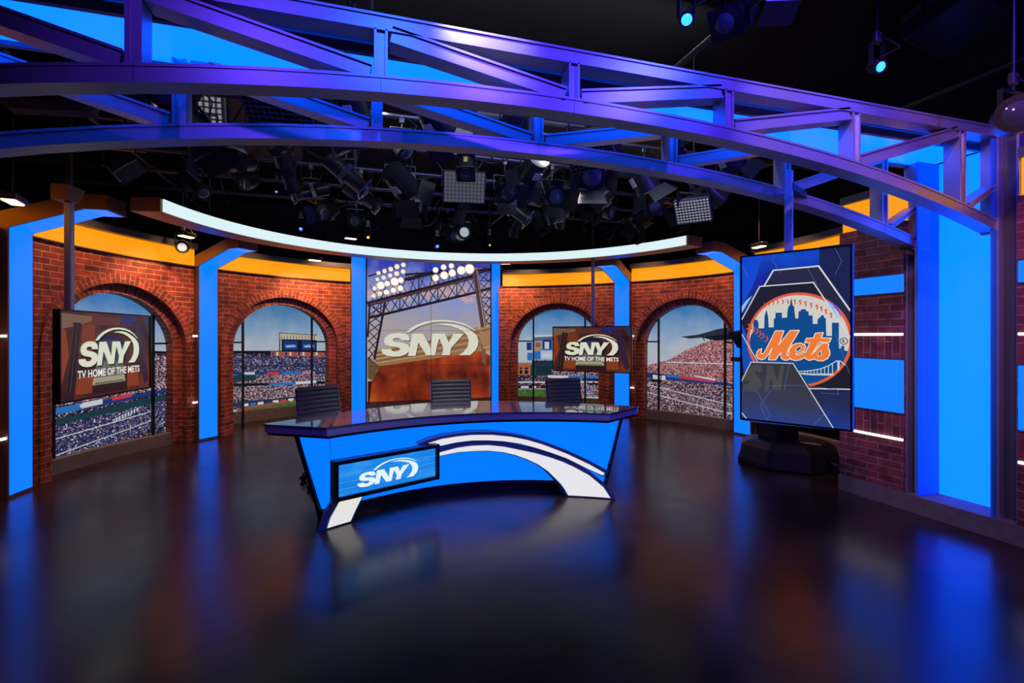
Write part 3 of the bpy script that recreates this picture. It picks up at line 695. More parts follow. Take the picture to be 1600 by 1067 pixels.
def post(x, y0, y1, zt, label, sg):
    t = thing('portal_post', label, 'post', (x, (y0+y1)/2, .147 if sg > 0 else 0))
    zb_ = .149 if sg > 0 else 0; zm = (zb_+zt)/2; h = zt-zb_; yc = (y0+y1)/2
    MB().box((x+sg*.05, yc, zm), (.02, y1-y0-.034, h)).build('web', DSTEEL, t)
    for y in (y0+.008, y1-.008): MB().box((x+sg*.085, y, zm), (.2, .016, h)).build('flange', STEEL, t)
    return t
post(3.385, 3.045, 3.135, 2.31, 'steel portal post left of the tall blue niche', 1); post(3.40, 2.365, 2.50, 3.06, 'steel portal post right of the tall blue niche', 1)
post(-3.385, 3.045, 3.135, 2.31, 'rear left portal post outside the frame', -1); post(-3.40, 2.365, 2.50, 3.06, 'front left portal post outside the frame', -1)
t = thing('blue_light_niche', 'tall blue glowing recess between the two portal posts', 'light', (3.6, 2.77, .15))
MB().box((3.615, 2.77, 1.56), (.02, .54, 2.82)).build('lit_panel', BLUE2, t)
MB().box((3.48, 3.03, 1.56), (.26, .014, 2.82)).build('side_panel', mat('pale_blue_side', (.03,.30,.8), .4), t)
MB().box((3.48, 2.51, 1.56), (.26, .014, 2.82)).build('side_panel', mat('pale_blue_side'), t)
t = thing('light_soffit', 'long blue glowing soffit panel running between the two trusses', 'light', (0, 2.9, 2.98))
MB().box((0, 2.93, 2.992), (7.2, .40, .02)).build('lit_panel', BLUE2, t)
MB().box((0, 2.70, 2.985), (7.2, .03, .05)).build('edge_trim', DSTEEL, t); MB().box((0, 3.15, 2.985), (7.2, .03, .05)).build('edge_trim', DSTEEL, t)
MB().box((0, 2.65, 3.03), (7.2, .08, .02)).build('front_ledge', STEEL, t)
MB().box((0, 2.9, 3.05), (7.2, .58, .02)).build('top_board', BLK, t)
# ------------------------------------------------------------------ hanging televisions
TVB = mat('television_bezel', (.008,.008,.012), .25, .2)
def tv(A, B, z0, z1, label, draw, pole_s, pole_top, name='hanging_television', bracket=False, drop=True, back=.125):
    ex, ey = B[0]-A[0], B[1]-A[1]; L = math.hypot(ex, ey); rz = math.atan2(ey, ex)
    t = thing(name, label, 'television', ((A[0]+B[0])/2, (A[1]+B[1])/2, z0), rz)
    H = z1-z0; b = .013
    mb = MB()
    for c, d in (((0,.018,b/2),(L,.05,b)),((0,.018,H-b/2),(L,.05,b)),((-L/2+b/2,.018,H/2),(b,.05,H-2*b)),((L/2-b/2,.018,H/2),(b,.05,H-2*b))): mb.box(c, d)
    mb.build('bezel', TVB, t, world=False)
    MB().bbox((0,.035,H/2), (L-.03,.045,H-.03), .01).build('back_cover', BLK, t, world=False)
    P = Pic(lambda s_, z, e: tuple((wm(t) @ Vector((s_-L/2, .004-e, z-z0))))); 
    Q = lambda x, y: rplane(x, y, A, B)
    draw(P, Q, b, L-b, z0+b, z1-b); P.build('screen_picture', t)
    px = pole_s-L/2
    MB().bbox((px,.075,H*.55), (.30,.05,.34), .006).build('wall_mount', BLK, t, world=False)
    MB().bbox((px,back,(H*.4+pole_top-z0)/2), (.05,.05,pole_top-z0-H*.4), .006).build('pole', STEEL, t, world=False)
    if bracket: MB().prism([(px-.10,pole_top-z0+.02),(px+.10,pole_top-z0+.02),(px+.03,pole_top-z0-.10),(px-.10,pole_top-z0-.10)], 1, .07, .19).build('pole_bracket', BRONZE, t, world=False)
    if back > .2: MB().box((px,.09+back/2,H*.55), (.05,back,.05)).build('support_arm', BLK, t, world=False)
    if not drop: MB().box((px,.31,pole_top-z0-.12), (.06,.36,.05)).build('truss_clamp', BLK, t, world=False)
    if drop: MB().box((px,back,(pole_top+4.5)/2-z0), (.034,.034,4.5-pole_top)).build('drop_pipe', BLK, t, world=False)
    return t
def text_polys(s, size, cx, z, wd, P, m, L, heavy=.02):
    c = bpy.data.curves.new('lettering', 'FONT'); c.body = s; c.size = 1; c.offset = heavy; c.fill_mode = 'FRONT'; c.resolution_u = 4
    o = bpy.data.objects.new('lettering', c); col.objects.link(o); dg = bpy.context.evaluated_depsgraph_get()
    me = bpy.data.meshes.new_from_object(o.evaluated_get(dg)); vs = [v.co.copy() for v in me.vertices]; fs = [list(p.vertices) for p in me.polygons]
    bpy.data.objects.remove(o); bpy.data.meshes.remove(me)
    x0, x1 = min(v.x for v in vs), max(v.x for v in vs); y0, y1 = min(v.y for v in vs), max(v.y for v in vs)
    k = P.mi(m)
    P.mb.add([P.fm(cx+((v.x-x0)/(x1-x0)-.5)*wd, z+(v.y-y0)/(y1-y0)*size, L*.0008) for v in vs], fs, k)
def d_sny(P, Q, s0, s1, z0, z1):
    W, H = s1-s0, z1-z0; q = lambda l: [(s0+a*W, z0+b*H) for a, b in l]
    P.poly(q([(0,0),(1,0),(1,1),(0,1)]), ramp_pic('tv_rust', [(.3,'2c1620'),(.5,'5a2c24'),(.68,'7c3c24'),(.85,'945030')], 'noise', (3,3,3), .62, detail=4), 0)
    D = pic('30201f', .65); TN = pic('8c6c50', .6); VI = pic('3a2440', .65); OR = pic('a04820', .6)
    P.poly(q([(.12,.88),(.19,.88),(.12,0),(0.03,0)]), D, 2); P.poly(q([(.77,.92),(.86,.92),(.99,.1),(.93,.05)]), VI, 2)
    P.poly(q([(0,.98),(.3,.96),(.3,.9),(.14,.84),(0,.80)]), TN, 1); P.poly(q([(.33,.96),(.62,.96),(.6,.86),(.33,.86)]), pic('6c3838', .6), 1)
    P.poly(q([(.62,1),(.82,1),(.8,.86),(.64,.86)]), pic('2c2c6c', .7), 1); P.poly(q([(.9,1),(1,1),(1,.7)]), pic('34404c', .6), 1)
    P.poly(q([(.2,.86),(.33,.86),(.33,.5),(.2,.5)]), pic('8c4028', .6), 1); P.poly(q([(.14,.05),(.3,.05),(.32,.25),(.15,.25)]), OR, 1); P.poly(q([(.7,.05),(.85,.05),(.84,.27),(.7,.27)]), OR, 1)
    P.poly(q([(.0,.12),(.08,.5),(.05,.8),(0,.8)]), OR, 1)
    for a in (.05,.09,.14): P.stroke(q([(a,.1),(a+.07,.88)]), .004, pic('806858', .5), 3)
    for a in (.88,.93,.96): P.stroke(q([(a,.3),(a-.07,.88)]), .004, pic('504870', .6), 3)
    P.disc((s0+.5*W, z0+.52*H), .2*W, pic('201c48', .75), 3, .22*H); P.poly(q([(.38,.4),(.6,.4),(.58,.68),(.42,.68)]), pic('3c3c5c', .7), 4)
    P.poly(q([(.3,.13),(.67,.13),(.64,.42),(.35,.42)]), pic('6c7068', .75), 4); P.poly(q([(.3,.14),(.67,.14),(.66,.22),(.31,.22)]), pic('b0a888', .75), 5); P.poly(q([(.3,.02),(.7,.02),(.68,.13),(.3,.13)]), D, 4)
    for i in range(12): P.poly(q([(.33+i*.027,.145),(.35+i*.027,.145),(.35+i*.027,.16),(.33+i*.027,.16)]), D, 6)
    logo_fit(P, s0+.155*W+.006, s0+.845*W, z0+.36*H, z0+.835*H, pic('d8dcc4', .95), 9, pic('1c1018', .6))
    text_polys('TV HOME OF THE METS', .075*H*1.2, s0+.5*W, z0+.235*H, .70*W, P, pic('e8e4e0', .95), 10)
tv((-3.27,4.50), (-3.10,5.69), .995, 1.70, 'hanging television showing the network logo, in front of the left arch', d_sny, .30, 2.66, bracket=True)
tv((1.76,7.33), (2.66,6.467), .951, 1.65, 'hanging television showing the network logo, right of the video wall', d_sny, .50, 2.85, back=.50)
# ------------------------------------------------------------------ team logo screen
def d_mets(P, Q, s0, s1, z0, z1):
    c5 = lambda l: [Q(1140+a/2.667, 370+b/2.667) for a, b in l]
    cb = lambda l: [Q(1155+a/6.278, 450+b/6.278) for a, b in l]
    cc = lambda l: [Q(1175+a/10, 505+b/10) for a, b in l]
    c6 = lambda l: [Q(1150+a/5.337, 560+b/5.337) for a, b in l]
    BG = ramp_pic('screen_blue', [(0,'101c58'),(.35,'1c2c78'),(.7,'1428a0'),(1,'0c50d0')], 'grad', es=.9, zr=(.60, 1.28))
    P.poly([(s0,z0),(s1,z0),(s1,z1),(s0,z1)], BG, 0)
    cl = lambda l: clip(clip(l, s0, 1), s1, -1)
    P.poly(cl(c5([(375,42),(505,25),(505,320),(480,270),(372,122)])), pic('1c2450', .85), 1); P.poly(cl(c5([(44,80),(140,70),(100,200),(44,300)])), pic('1048d0', .95), 1)
    G = pic('282c44', .85); G2 = pic('20202c', .85); LN_ = pic('d8dce4', .9); THIN = pic('5878b8', .8)
    P.poly(cl(c5([(44,340),(127,205),(150,200),(183,140),(372,122),(505,305),(505,640),(44,640)])), G2, 2)
    P.poly(cl(c5([(150,200),(183,140),(372,122),(505,305),(505,380),(352,190)])), G, 3)
    P.poly(cl(c5([(44,400),(44,345),(120,518),(60,580)])), pic('1450b8', .9), 3)
    # ball
    c = Q(1155+560/6.278, 450+508/6.278); r = .334
    P.disc(c, r, pic('e05c3c', .95), 4, n=72); P.disc(c, r*.945, pic('d8d4cc', .9), 5, n=72)
    BL = pic('0c4c8c', .95)
    sky_ = [(20,640),(60,560),(68,440),(75,440),(80,520),(100,540),(110,480),(120,450),(135,440),(135,335),(150,310),(175,310),(190,340),(190,395),(245,395),(248,280),(262,230),(268,215),(274,235),(285,285),(290,385),(338,385),(340,300),(355,295),(357,242),(420,242),(420,292),(470,290),(472,235),(484,180),(500,165),(503,130),(511,100),(519,130),(524,170),(540,180),(543,230),(552,298),(580,298),(583,228),(605,225),(607,208),(655,208),(658,228),(680,228),(682,268),(720,268),(722,352),(768,352),(770,310),(785,290),(800,285),(800,268),(830,268),(832,288),(850,300),(855,468),(910,470),(910,340),(978,340),(978,592),(1000,592),(1003,566),(1030,566),(1032,614),(1062,616)]
    cen = (c[0], c[1]); rr = r*.945
    arc = []
    pts = cb(sky_)
    # close along the lower rim
    a_end = math.atan2(pts[-1][1]-cen[1], pts[-1][0]-cen[0]); a_beg = math.atan2(pts[0][1]-cen[1], pts[0][0]-cen[0])
    if a_beg > 0: a_beg -= 2*math.pi
    arc = [(cen[0]+rr*math.cos(a_end+(a_beg-a_end)*i/40), cen[1]+rr*math.sin(a_end+(a_beg-a_end)*i/40)) for i in range(41)]
    inside = [p if math.hypot(p[0]-cen[0], p[1]-cen[1]) < rr else (cen[0]+(p[0]-cen[0])*rr/math.hypot(p[0]-cen[0], p[1]-cen[1]), cen[1]+(p[1]-cen[1])*rr/math.hypot(p[0]-cen[0], p[1]-cen[1])) for p in pts]
    P.poly(inside+arc, BL, 6)
    RD = pic('d85038', .9)
    ST = [(0,20),(14,0)]
    for i, (x, y) in enumerate([(255,165),(295,150),(335,140),(380,132),(430,128),(480,130),(545,130),(597,135),(650,148),(705,162),(762,180),(805,198),(850,225),(900,260)]):
        d = 1 if i > 5 else -1
        P.stroke(cb([(x-8,y-14),(x+4,y+2),(x-2,y+24)]) if d < 0 else cb([(x+10,y-14),(x-8,y-8),(x+6,y+8),(x+2,y+28)]), .0075, RD, 7)
    for i, (x, y) in enumerate([(95,380),(120,390),(148,410),(180,425),(210,450),(238,470),(275,500)]):
        P.stroke(cb([(x-4,y-28),(x+6,y+6),(x-22,y+26)]) , .0075, RD, 7)
    # bridge
    BW = pic('c8d4d4', .9)
    P.poly(cb([(595,830),(700,840),(925,838),(925,858),(700,855),(595,845)]), BW, 7)
    P.stroke(cb([(560,818),(640,815),(720,808),(800,792),(880,760),(960,712)]), .006, BW, 7); P.stroke(cb([(985,712),(1020,735),(1040,755)]), .006, BW, 7)
    P.poly(cb([(962,712),(988,712),(984,800),(965,812)]), BW, 7)
    for x, y in ((645,815),(672,812),(702,810),(735,806),(768,800),(802,792),(838,778),(875,762),(915,740)): P.stroke(cb([(x,y),(x,845)]), .005, BW, 7)
    # script word: white edge, orange face
    OR = pic('f07c34', .98); WT = pic('f4e8d8', .98)
    M_ = [(372,122),(495,122),(410,355),(600,118),(735,115),(575,385),(545,460),(540,500),(560,512),(590,490),(600,540),(560,570),(510,572),(465,545),(455,490),(455,440),(370,567),(262,567),(325,370),(290,420),(250,490),(205,545),(150,568),(95,545),(72,505),(85,450),(110,415),(150,402),(138,440),(140,470),(160,490),(190,470),(225,410)]
    E_ = [(580,480),(590,410),(630,350),(690,320),(760,315),(820,335),(835,375),(810,430),(740,460),(680,470),(690,495),(740,500),(830,455),(850,480),(830,525),(760,565),(680,578),(610,560)]
    T_ = [(995,160),(1110,150),(1075,235),(1235,235),(1205,292),(1050,292),(960,440),(925,490),(945,500),(980,470),(1000,520),(960,560),(890,575),(835,545),(820,490),(870,400),(915,300),(830,300),(860,238),(965,235)]
    S2 = [(925,500),(1010,420),(1095,320),(1130,305),(1195,330),(1182,375),(1210,430),(1212,490),(1180,545),(1110,582),(1030,580),(970,550),(940,545)]
    for l in (M_, E_, T_, S2): P.stroke(cc(l), .010, WT, 8, True)
    for l in (M_, E_, T_, S2): P.poly(cc(l), OR, 9)
    for l in ([(690,440),(700,400),(740,370),(775,365),(765,395),(730,425)], [(1035,500),(1060,450),(1082,425),(1078,480),(1050,512)], [(985,440),(1060,345),(1080,320),(1040,360)]):
        P.stroke(cc(l), .006, WT, 10, True); P.poly(cc(l), BL, 11)
    # registered mark
    k = Q(1155+1027/6.278, 450+521/6.278); NV = pic('103060', .9)
    P.disc(k, .0235, NV, 7); P.disc(k, .0185, pic('d8d4cc', .9), 8)
    text_polys('R', .022, k[0], k[1]-.011, .017, P, NV, 9, .03)
    # grey lower panel with ghosted mark, hexagon lines
    GP = ramp_pic('screen_grey', [(0,'2848a0'),(.4,'3c4260'),(1,'3c3c40')], 'grad', es=.8, zr=(-.05, .36))
    P.poly(cl([*cl(c5([(44,760),(44,595),(90,522),(265,527),(340,632),(440,805),(44,765)]))]), GP, 10)
    P.poly(cl(c5([(340,628),(505,635),(505,812),(436,800)])), ramp_pic('screen_navy', [(0,'2040a0'),(.5,'26305c'),(1,'24284c')], 'grad', es=.85, zr=(0, .33)), 10)
    GH = pic('50504f', .8)
    P.poly(cl(c6([(60,170),(95,110),(130,60),(215,50),(225,110),(160,110),(165,135),(205,165),(215,230),(180,270),(60,255),(70,215),(110,210),(115,190),(75,180)])), GH, 11)
    P.poly(c6([(235,275),(265,60),(305,60),(345,190),(372,60),(405,60),(375,270),(330,270),(290,165),(270,280)]), GH, 11)
    for l, wd in (([(44,600),(90,522),(265,527),(435,800)], .006), ([(44,405),(118,520)], .006), ([(44,732),(75,760)], .007), ([(335,632),(505,635)], .007), ([(145,205),(183,140),(372,122),(505,308)], .010), ([(44,345),(127,207),(350,190),(505,420)], .008)):
        pl = [(min(max(p[0], s0), s1), p[1]) for p in c5(l)]; P.stroke(pl, wd, LN_, 12)
    for l in ([(160,620),(190,620),(300,618),(450,636),(455,655),(380,650)], [(44,640),(115,643),(170,740),(155,762),(128,700),(190,620)], [(228,640),(250,530)], [(435,40),(468,100),(440,160)], [(190,60),(180,100),(215,150)], [(350,785),(395,740)], [(325,130),(365,200)], [(440,400),(500,570)], [(80,170),(44,120)]):
        pl = [(min(max(p[0], s0), s1), p[1]) for p in c5(l)]; P.stroke(pl, .0025, THIN, 13)
    W_ = pic('88b8ff', 1.0)
    P.poly(cl(c5([(44,330),(95,245),(70,265),(44,300)])), W_, 11); P.poly(cl(c5([(405,265),(430,285),(455,340),(470,368),(440,325)])), W_, 11); P.poly(cl(c5([(410,262),(450,290),(470,345),(440,290)])), pic('2860ff', 1.0), 10)
tv((1.617,3.12), (1.96,2.49), .868, 2.107, 'tall portrait screen showing the orange and blue baseball team logo', d_mets, .30, 2.72, 'team_logo_screen', drop=False)
# ------------------------------------------------------------------ anchor desk
XD = -.16
def SY(x, y0=4.10, sag=.40, w_=1.24): return y0+sag*(1-min(1, (x/w_)**2)) if abs(x) < w_ else y0-(abs(x)-w_)*.5
DESK = thing('anchor_desk', 'curved news desk with glossy top and blue glowing front with white swoosh', 'desk', (XD, 4.8, 0))
def loft(bot, top, z0, z1, mb=None, mi=0, caps=True):
    mb = mb or MB(); n = len(bot)
    vs = [(XD+x, y, z0) for x, y in bot] + [(XD+x, y, z1) for x, y in top]
    fs = [(i, (i+1)%n, n+(i+1)%n, n+i) for i in range(n)]
    if caps: fs += [list(range(n))[::-1], list(range(n, 2*n))]
    return mb.add(vs, fs, mi)
N = 32
fx = [-1+2*i/N for i in range(N+1)]
def front(hw, y0, sag): return [(hw*u, y0+sag*(1-u*u)) for u in fx]
topf = front(1.24, 4.17, .37)
back = [(1.70,4.46),(1.74,4.50),(1.45,4.74),(1.2,4.93),(.95,5.10),(.7,5.24),(.4,5.37),(0,5.43),(-.4,5.37),(-.7,5.24),(-.95,5.10),(-1.2,4.93),(-1.45,4.74),(-1.74,4.50),(-1.70,4.46)]
outline = topf+back
GLT = mat('smoked_glass_top', (.11,.10,.115), .05, .0, spec=.8, coat=.5)
loft(outline, outline, .764, .782).build('glass_top', GLT, DESK)
sh = lambda pts, k: [(x*k, 4.75+(y-4.75)*k) for x, y in pts]
loft(sh(outline,.995), sh(outline,.995), .712, .762).build('top_edge_band', mat('desk_edge', (.34,.32,.35), .2, .15), DESK)
loft(sh(outline,.985), sh(outline,.985), .69, .711).build('top_underside', BLK, DESK)
# body
def thick_front(b0, b1, z0, z1, off):
    mb = MB(); n = len(b0)
    vs = [(XD+x, y, z0) for x, y in b0]+[(XD+x, y, z1) for x, y in b1]+[(XD+x, y+off, z0) for x, y in b0]+[(XD+x, y+off, z1) for x, y in b1]
    fs = []
    for i in range(n-1):
        fs += [(i, i+1, n+i+1, n+i), (2*n+i, 3*n+i, 3*n+i+1, 2*n+i+1), (i, 2*n+i, 2*n+i+1, i+1), (n+i, n+i+1, 3*n+i+1, 3*n+i)]
    fs += [(0, n, 3*n, 2*n), (n-1, 3*n-1, 4*n-1, 2*n-1)]
    return mb.add(vs, fs)
bf, tf = front(1.19, 4.33, .38), front(1.215, 4.26, .37)
thick_front(bf, tf, .095, .69, .03).build('lit_front_panel', BLUED, DESK)
thick_front(front(1.19, 4.315, .38), front(1.19, 4.325, .38), 0.0, .094, .1).build('plinth', BLK, DESK)
for sg in (-1, 1):
    b0 = [(sg*1.195,4.335),(sg*1.29,4.40)]; t0 = [(sg*1.22,4.265),(sg*1.46,4.39)]
    if sg < 0: pass
    thick_front(b0, t0, .075, .69, .03).build('lit_side_panel', BLUED, DESK)
    mb = thick_front([(sg*1.29,4.385),(sg*1.315,4.40)], [(sg*1.46,4.375),(sg*1.50,4.39)], .0, .70, .30); mb.build('side_frame', BLK, DESK)
core = front(1.15, 4.40, .38)+[(1.25,4.72),(.9,5.02),(.4,5.16),(0,5.2),(-.4,5.16),(-.9,5.02),(-1.25,4.72)]
loft(core, core, .02, .69).build('cabinet_body', BLK, DESK)
# white swoosh pieces standing proud of the front
def swoosh(name, rim, poly, y0, dep):
    P2 = []
    for i in range(len(rim)):
        a, b = rim[i], rim[(i+1) % len(rim)]; n = max(1, int(math.hypot(b[0]-a[0], b[1]-a[1])/.04))
        P2 += [(a[0]+(b[0]-a[0])*k/n, a[1]+(b[1]-a[1])*k/n) for k in range(n)]
    mb = MB(); n = len(P2)
    mb.add([(XD+x, SY(x, y0)+.012, z) for x, z in P2] + [(XD+x, SY(x, y0)+dep, z) for x, z in P2], [(i, (i+1)%n, n+(i+1)%n, n+i) for i in range(n)])
    for d in (.012, dep):
        Pb = Pic(lambda a, z, e: (XD+a, SY(a, y0)+d, z), .05); Pb.poly(rim, BLK)
        k0 = len(mb.v); mb.v += Pb.mb.v; mb.f += [[k+k0 for k in f] for f in Pb.mb.f]; mb.m += Pb.mb.m; mb.uv += Pb.mb.uv
    o = mb.build(name, [mat('swoosh_edge', (.11,.14,.24), .35, .2)], DESK)
    Pf = Pic(lambda a, z, e: (XD+a, SY(a, y0)+.006-e, z), .05); Pf.poly(poly, ARCHW)
    Pf.mb.build('glowing_face', [ARCHW], o)
    return o
R1 = [(-.510,.545),(-.41,.578),(-.283,.600),(-.13,.612),(.008,.616),(.19,.608),(.373,.586),(.52,.554),(.655,.512),(.858,.434),(1.051,.345),(1.205,.258),(1.165,.200),(1.051,.254),(.858,.352),(.72,.402),(.586,.446),(.44,.486),(.30,.510),(.15,.524),(.008,.530),(-.13,.524),(-.283,.506),(-.40,.519)]
B1 = [(-.40,.548),(-.283,.572),(-.13,.584),(.008,.588),(.19,.580),(.373,.556),(.52,.524),(.655,.482),(.858,.402),(1.051,.308),(1.172,.236),(1.158,.214),(1.051,.262),(.858,.360),(.72,.410),(.586,.454),(.44,.494),(.30,.518),(.15,.532),(.008,.538),(-.13,.532),(-.283,.514),(-.40,.527)]
R2 = [(-.62,.39),(-.45,.455),(-.283,.488),(-.138,.512),(.0,.523),(.155,.520),(.30,.502),(.444,.471),(.59,.436),(.724,.397),(.83,.360),(.924,.318),(1.051,.249),(1.187,.130),(1.262,.003),(.862,.003),(.832,.062),(.797,.113),(.69,.227),(.603,.289),(.508,.337),(.405,.378),(.297,.408),(.153,.430),(.008,.435),(-.14,.434),(-.283,.419),(-.45,.384)]
B2 = [(-.60,.362),(-.45,.422),(-.283,.456),(-.138,.480),(.0,.489),(.155,.486),(.30,.466),(.444,.433),(.59,.400),(.724,.360),(.83,.322),(.924,.278),(1.051,.206),(1.162,.106),(1.216,.012),(.876,.012),(.845,.07),(.810,.121),(.700,.235),(.612,.297),(.517,.344),(.411,.385),(.3,.415),(.155,.436),(.008,.441),(-.14,.440),(-.283,.425),(-.45,.39)]
R3 = [(-1.292,.003),(-1.255,.12),(-1.20,.205),(-1.14,.30),(-.925,.30),(-.955,.19),(-1.01,.09),(-1.045,.003)]
B3 = [(-1.228,.012),(-1.205,.085),(-1.165,.15),(-1.12,.225),(-1.06,.30),(-.935,.30),(-.965,.19),(-1.02,.09),(-1.058,.012)]
swoosh('upper_swoosh', R1, B1, 4.10, .12); swoosh('lower_swoosh', R2, B2, 4.10, .14); swoosh('left_swoosh_foot', R3, B3, 4.10, .14)
# brackets from the swoosh back to the body
for x, z in ((-.1,.56),(.6,.45),(.95,.15),(-1.1,.16),(1.05,.28),(0,.46)):
    MB().box((XD+x, SY(x,4.10)+.19, z), (.05,.14,.03)).build('swoosh_bracket', BLK, DESK)
for x in (-.9, 0, .9):
    MB().box((XD+x, 4.95, .36), (.04,.3,.66)).build('support_panel', BLK, DESK)
# desk monitor
def desk_screen():
    A, B = (-1.306,4.03), (-.506,4.40); ex, ey = B[0]-A[0], B[1]-A[1]; L = math.hypot(ex, ey); rz = math.atan2(ey, ex)
    z0, z1 = .268, .516; b = .03
    t = thing('desk_screen', 'wide blue screen with white network logo mounted on the front of the desk', 'screen', ((A[0]+B[0])/2, (A[1]+B[1])/2, z0), rz)
    H = z1-z0
    mb = MB()
    for c, d in (((0,.03,-b/2),(L+2*b,.09,b)),((0,.03,H+b/2),(L+2*b,.09,b)),((-L/2-b/2,.03,H/2),(b,.09,H)),((L/2+b/2,.03,H/2),(b,.09,H))): mb.box(c, d)
    mb.build('bezel', TVB, t, world=False); MB().box((0,.05,H/2), (L,.04,H)).build('back_cover', BLK, t, world=False)
    MB().box((-.05,.11,H/2), (.3,.08,.12)).build('bracket', BLK, t, world=False)
    P = Pic(lambda s_, z, e: tuple(wm(t) @ Vector((s_-L/2, -e+.01, z-z0))))
    P.poly([(0,z0),(L,z0),(L,z1),(0,z1)], ramp_pic('screen_azure', [(.25,'1478dc'),(.5,'1c88ec'),(.75,'48a8f8')], 'noise', (3,3,8), .98), 0)
    for i, (y, a) in enumerate(((.05,.2),(.1,.05),(.16,.1))): P.stroke([(0,z0+y),(L,z0+y+.02)], .004, pic('50a8f0', .95), 1)
    q = rplane
    a, b2 = q(410+612/4.103, 580+757/4.103, A, B), q(410+1002/4.103, 580+700/4.103, A, B)
    logo_fit(P, a[0], b2[0], z0+.035, z0+.216, pic('e4f4f8', 1.0), 3)
    P.build('screen_picture', t)
desk_screen()
# ------------------------------------------------------------------ chairs
def make_chair():
    t = thing('office_chair', 'x', 'chair')
    # backrest: ribbed leather sheet between two aluminium side rails, leaning back
    def bk(u, v, dep):     # u -1..1, v 0..1 height
        z = .50+.455*v; y = -.20-.05*v-.05*math.sin(v*math.pi*.5)+.035*(u*u); return (u*.235, y-dep, z)
    mb = MB(); nu, nv = 12, 60
    for f_, sgn in ((0, 1), (.022, -1)):
        base = len(mb.v)
        vs = []
        for j in range(nv+1):
            v = j/nv; rib = .007*abs(math.sin(v*math.pi*10))
            for i in range(nu+1):
                x, y, z = bk(-1+2*i/nu, v, 0); vs.append((x, y+(rib if f_ == 0 else -.02-rib), z))
        mb.add(vs, [(j*(nu+1)+i, j*(nu+1)+i+1, (j+1)*(nu+1)+i+1, (j+1)*(nu+1)+i) for j in range(nv) for i in range(nu)])
    mb.build('backrest', LEATH, t, True, False)
    for s_ in (-1, 1):
        MB().tube([(s_*.24, bk(1, v, 0)[1]-.01, bk(1, v, 0)[2]) for v in [i/10 for i in range(-1, 11)]], .012, 8).build('back_rail', CHROME, t, True, False)
    MB().tube([bk(-1+2*i/8, 1, .01) for i in range(9)], .011, 8).build('top_roll', LEATH, t, True, False)
    mb = MB(); nv = 40
    for top in (0, 1):
        vs = []
        for j in range(nv+1):
            v = j/nv; y = -.20+.46*v; rib = .006*abs(math.sin(v*math.pi*8))
            for i in range(9):
                u = -1+2*i/8; z = .47+.012*u*u-(.03*max(0, (v-.8)/.2)**2)
                vs.append((u*.235, y, z+(rib if top else -.03-rib)))
        mb.add(vs, [(j*9+i, j*9+i+1, (j+1)*9+i+1, (j+1)*9+i) for j in range(nv) for i in range(8)])
    mb.build('seat', LEATH, t, True, False)
    for s_ in (-1, 1):
        MB().tube([(s_*.245,-.20,.44),(s_*.25,0,.445),(s_*.245,.24,.435)], .012, 8).build('seat_rail', CHROME, t, True, False)
        a = MB().tube([(s_*.255,-.24,.62),(s_*.275,-.12,.66),(s_*.28,.06,.66),(s_*.275,.14,.60),(s_*.26,.14,.45)], .011, 8).build('armrest', CHROME, t, True, False)
    MB().bbox((0,0,.40), (.24,.2,.05), .01).build('tilt_housing', BLK, t, world=False)
    MB().tube([(0,0,.10),(0,0,.39)], [.03,.022], 12).build('gas_column', CHROME, t, True, False)
    for k in range(5):
        th = 2*math.pi*k/5+.3; c, s_ = math.cos(th), math.sin(th)
        leg = MB().tube([(c*.02,s_*.02,.12),(c*.15,s_*.15,.105),(c*.30,s_*.30,.085)], [.028,.022,.015], 8).build('base_leg', CHROME, t, True, False)
        mb = MB()
        for o in (-.016, .016): mb.tube([(c*.3-s_*(o-.008),s_*.3+c*(o-.008),.03),(c*.3-s_*(o+.008),s_*.3+c*(o+.008),.03)], .03, 12)
        mb.tube([(c*.3,s_*.3,.03),(c*.3,s_*.3,.088)], .008, 8); mb.build('caster', RUB, leg, True, False)
    return t
ch = make_chair()
for i, (x, y, rz, lb) in enumerate(((-1.42, 5.47, 215, 'black ribbed office chair behind the left end of the desk'), (-.07, 5.84, 180, 'black ribbed office chair behind the middle of the desk, before the video wall'), (1.34, 5.58, 186, 'black ribbed office chair behind the right end of the desk'))):
    o = ch if i == 0 else copy_tree(ch); o.location = (x, y, 0); o.rotation_euler = (0, 0, R_(rz)); tag(o, lb, 'chair', 'office chairs behind the desk')
# ------------------------------------------------------------------ robotic camera pedestal behind the logo screen
PX, PY = 3.72, 4.72
t = thing('camera_pedestal', 'black robotic camera pedestal standing behind the team logo screen', 'camera', (PX, PY, 0))
def octo(r): return [(r*math.cos(math.pi/8+math.pi/4*i), r*math.sin(math.pi/8+math.pi/4*i)) for i in range(8)]
def oct_loft(r0, r1, z0, z1, name, m):
    mb = MB(); vs = [(PX+x, PY+y, z0) for x, y in octo(r0)]+[(PX+x, PY+y, z1) for x, y in octo(r1)]
    mb.add(vs, [(i, (i+1)%8, 8+(i+1)%8, 8+i) for i in range(8)]+[list(range(8))[::-1], list(range(8,16))]); return mb.build(name, m, t)
PLA = mat('black_plastic', (.022,.017,.015), .4)
oct_loft(.57, .57, .015, .05, 'bumper_skirt', RUB); oct_loft(.545, .53, .05, .21, 'base_body', PLA); oct_loft(.53, .42, .21, .27, 'base_cover', PLA)
MB().bbox((PX-.06, PY+.08, .56), (.32,.32,.60), .02).build('column', BLK, t); MB().tube([(PX-.06,PY+.08,.85),(PX-.06,PY+.08,1.25)], .07, 16).build('lift_tube', DSTEEL, t, True)
MB().bbox((PX-.06, PY+.08, 1.30), (.22,.2,.12), .02).build('pan_head', BLK, t)
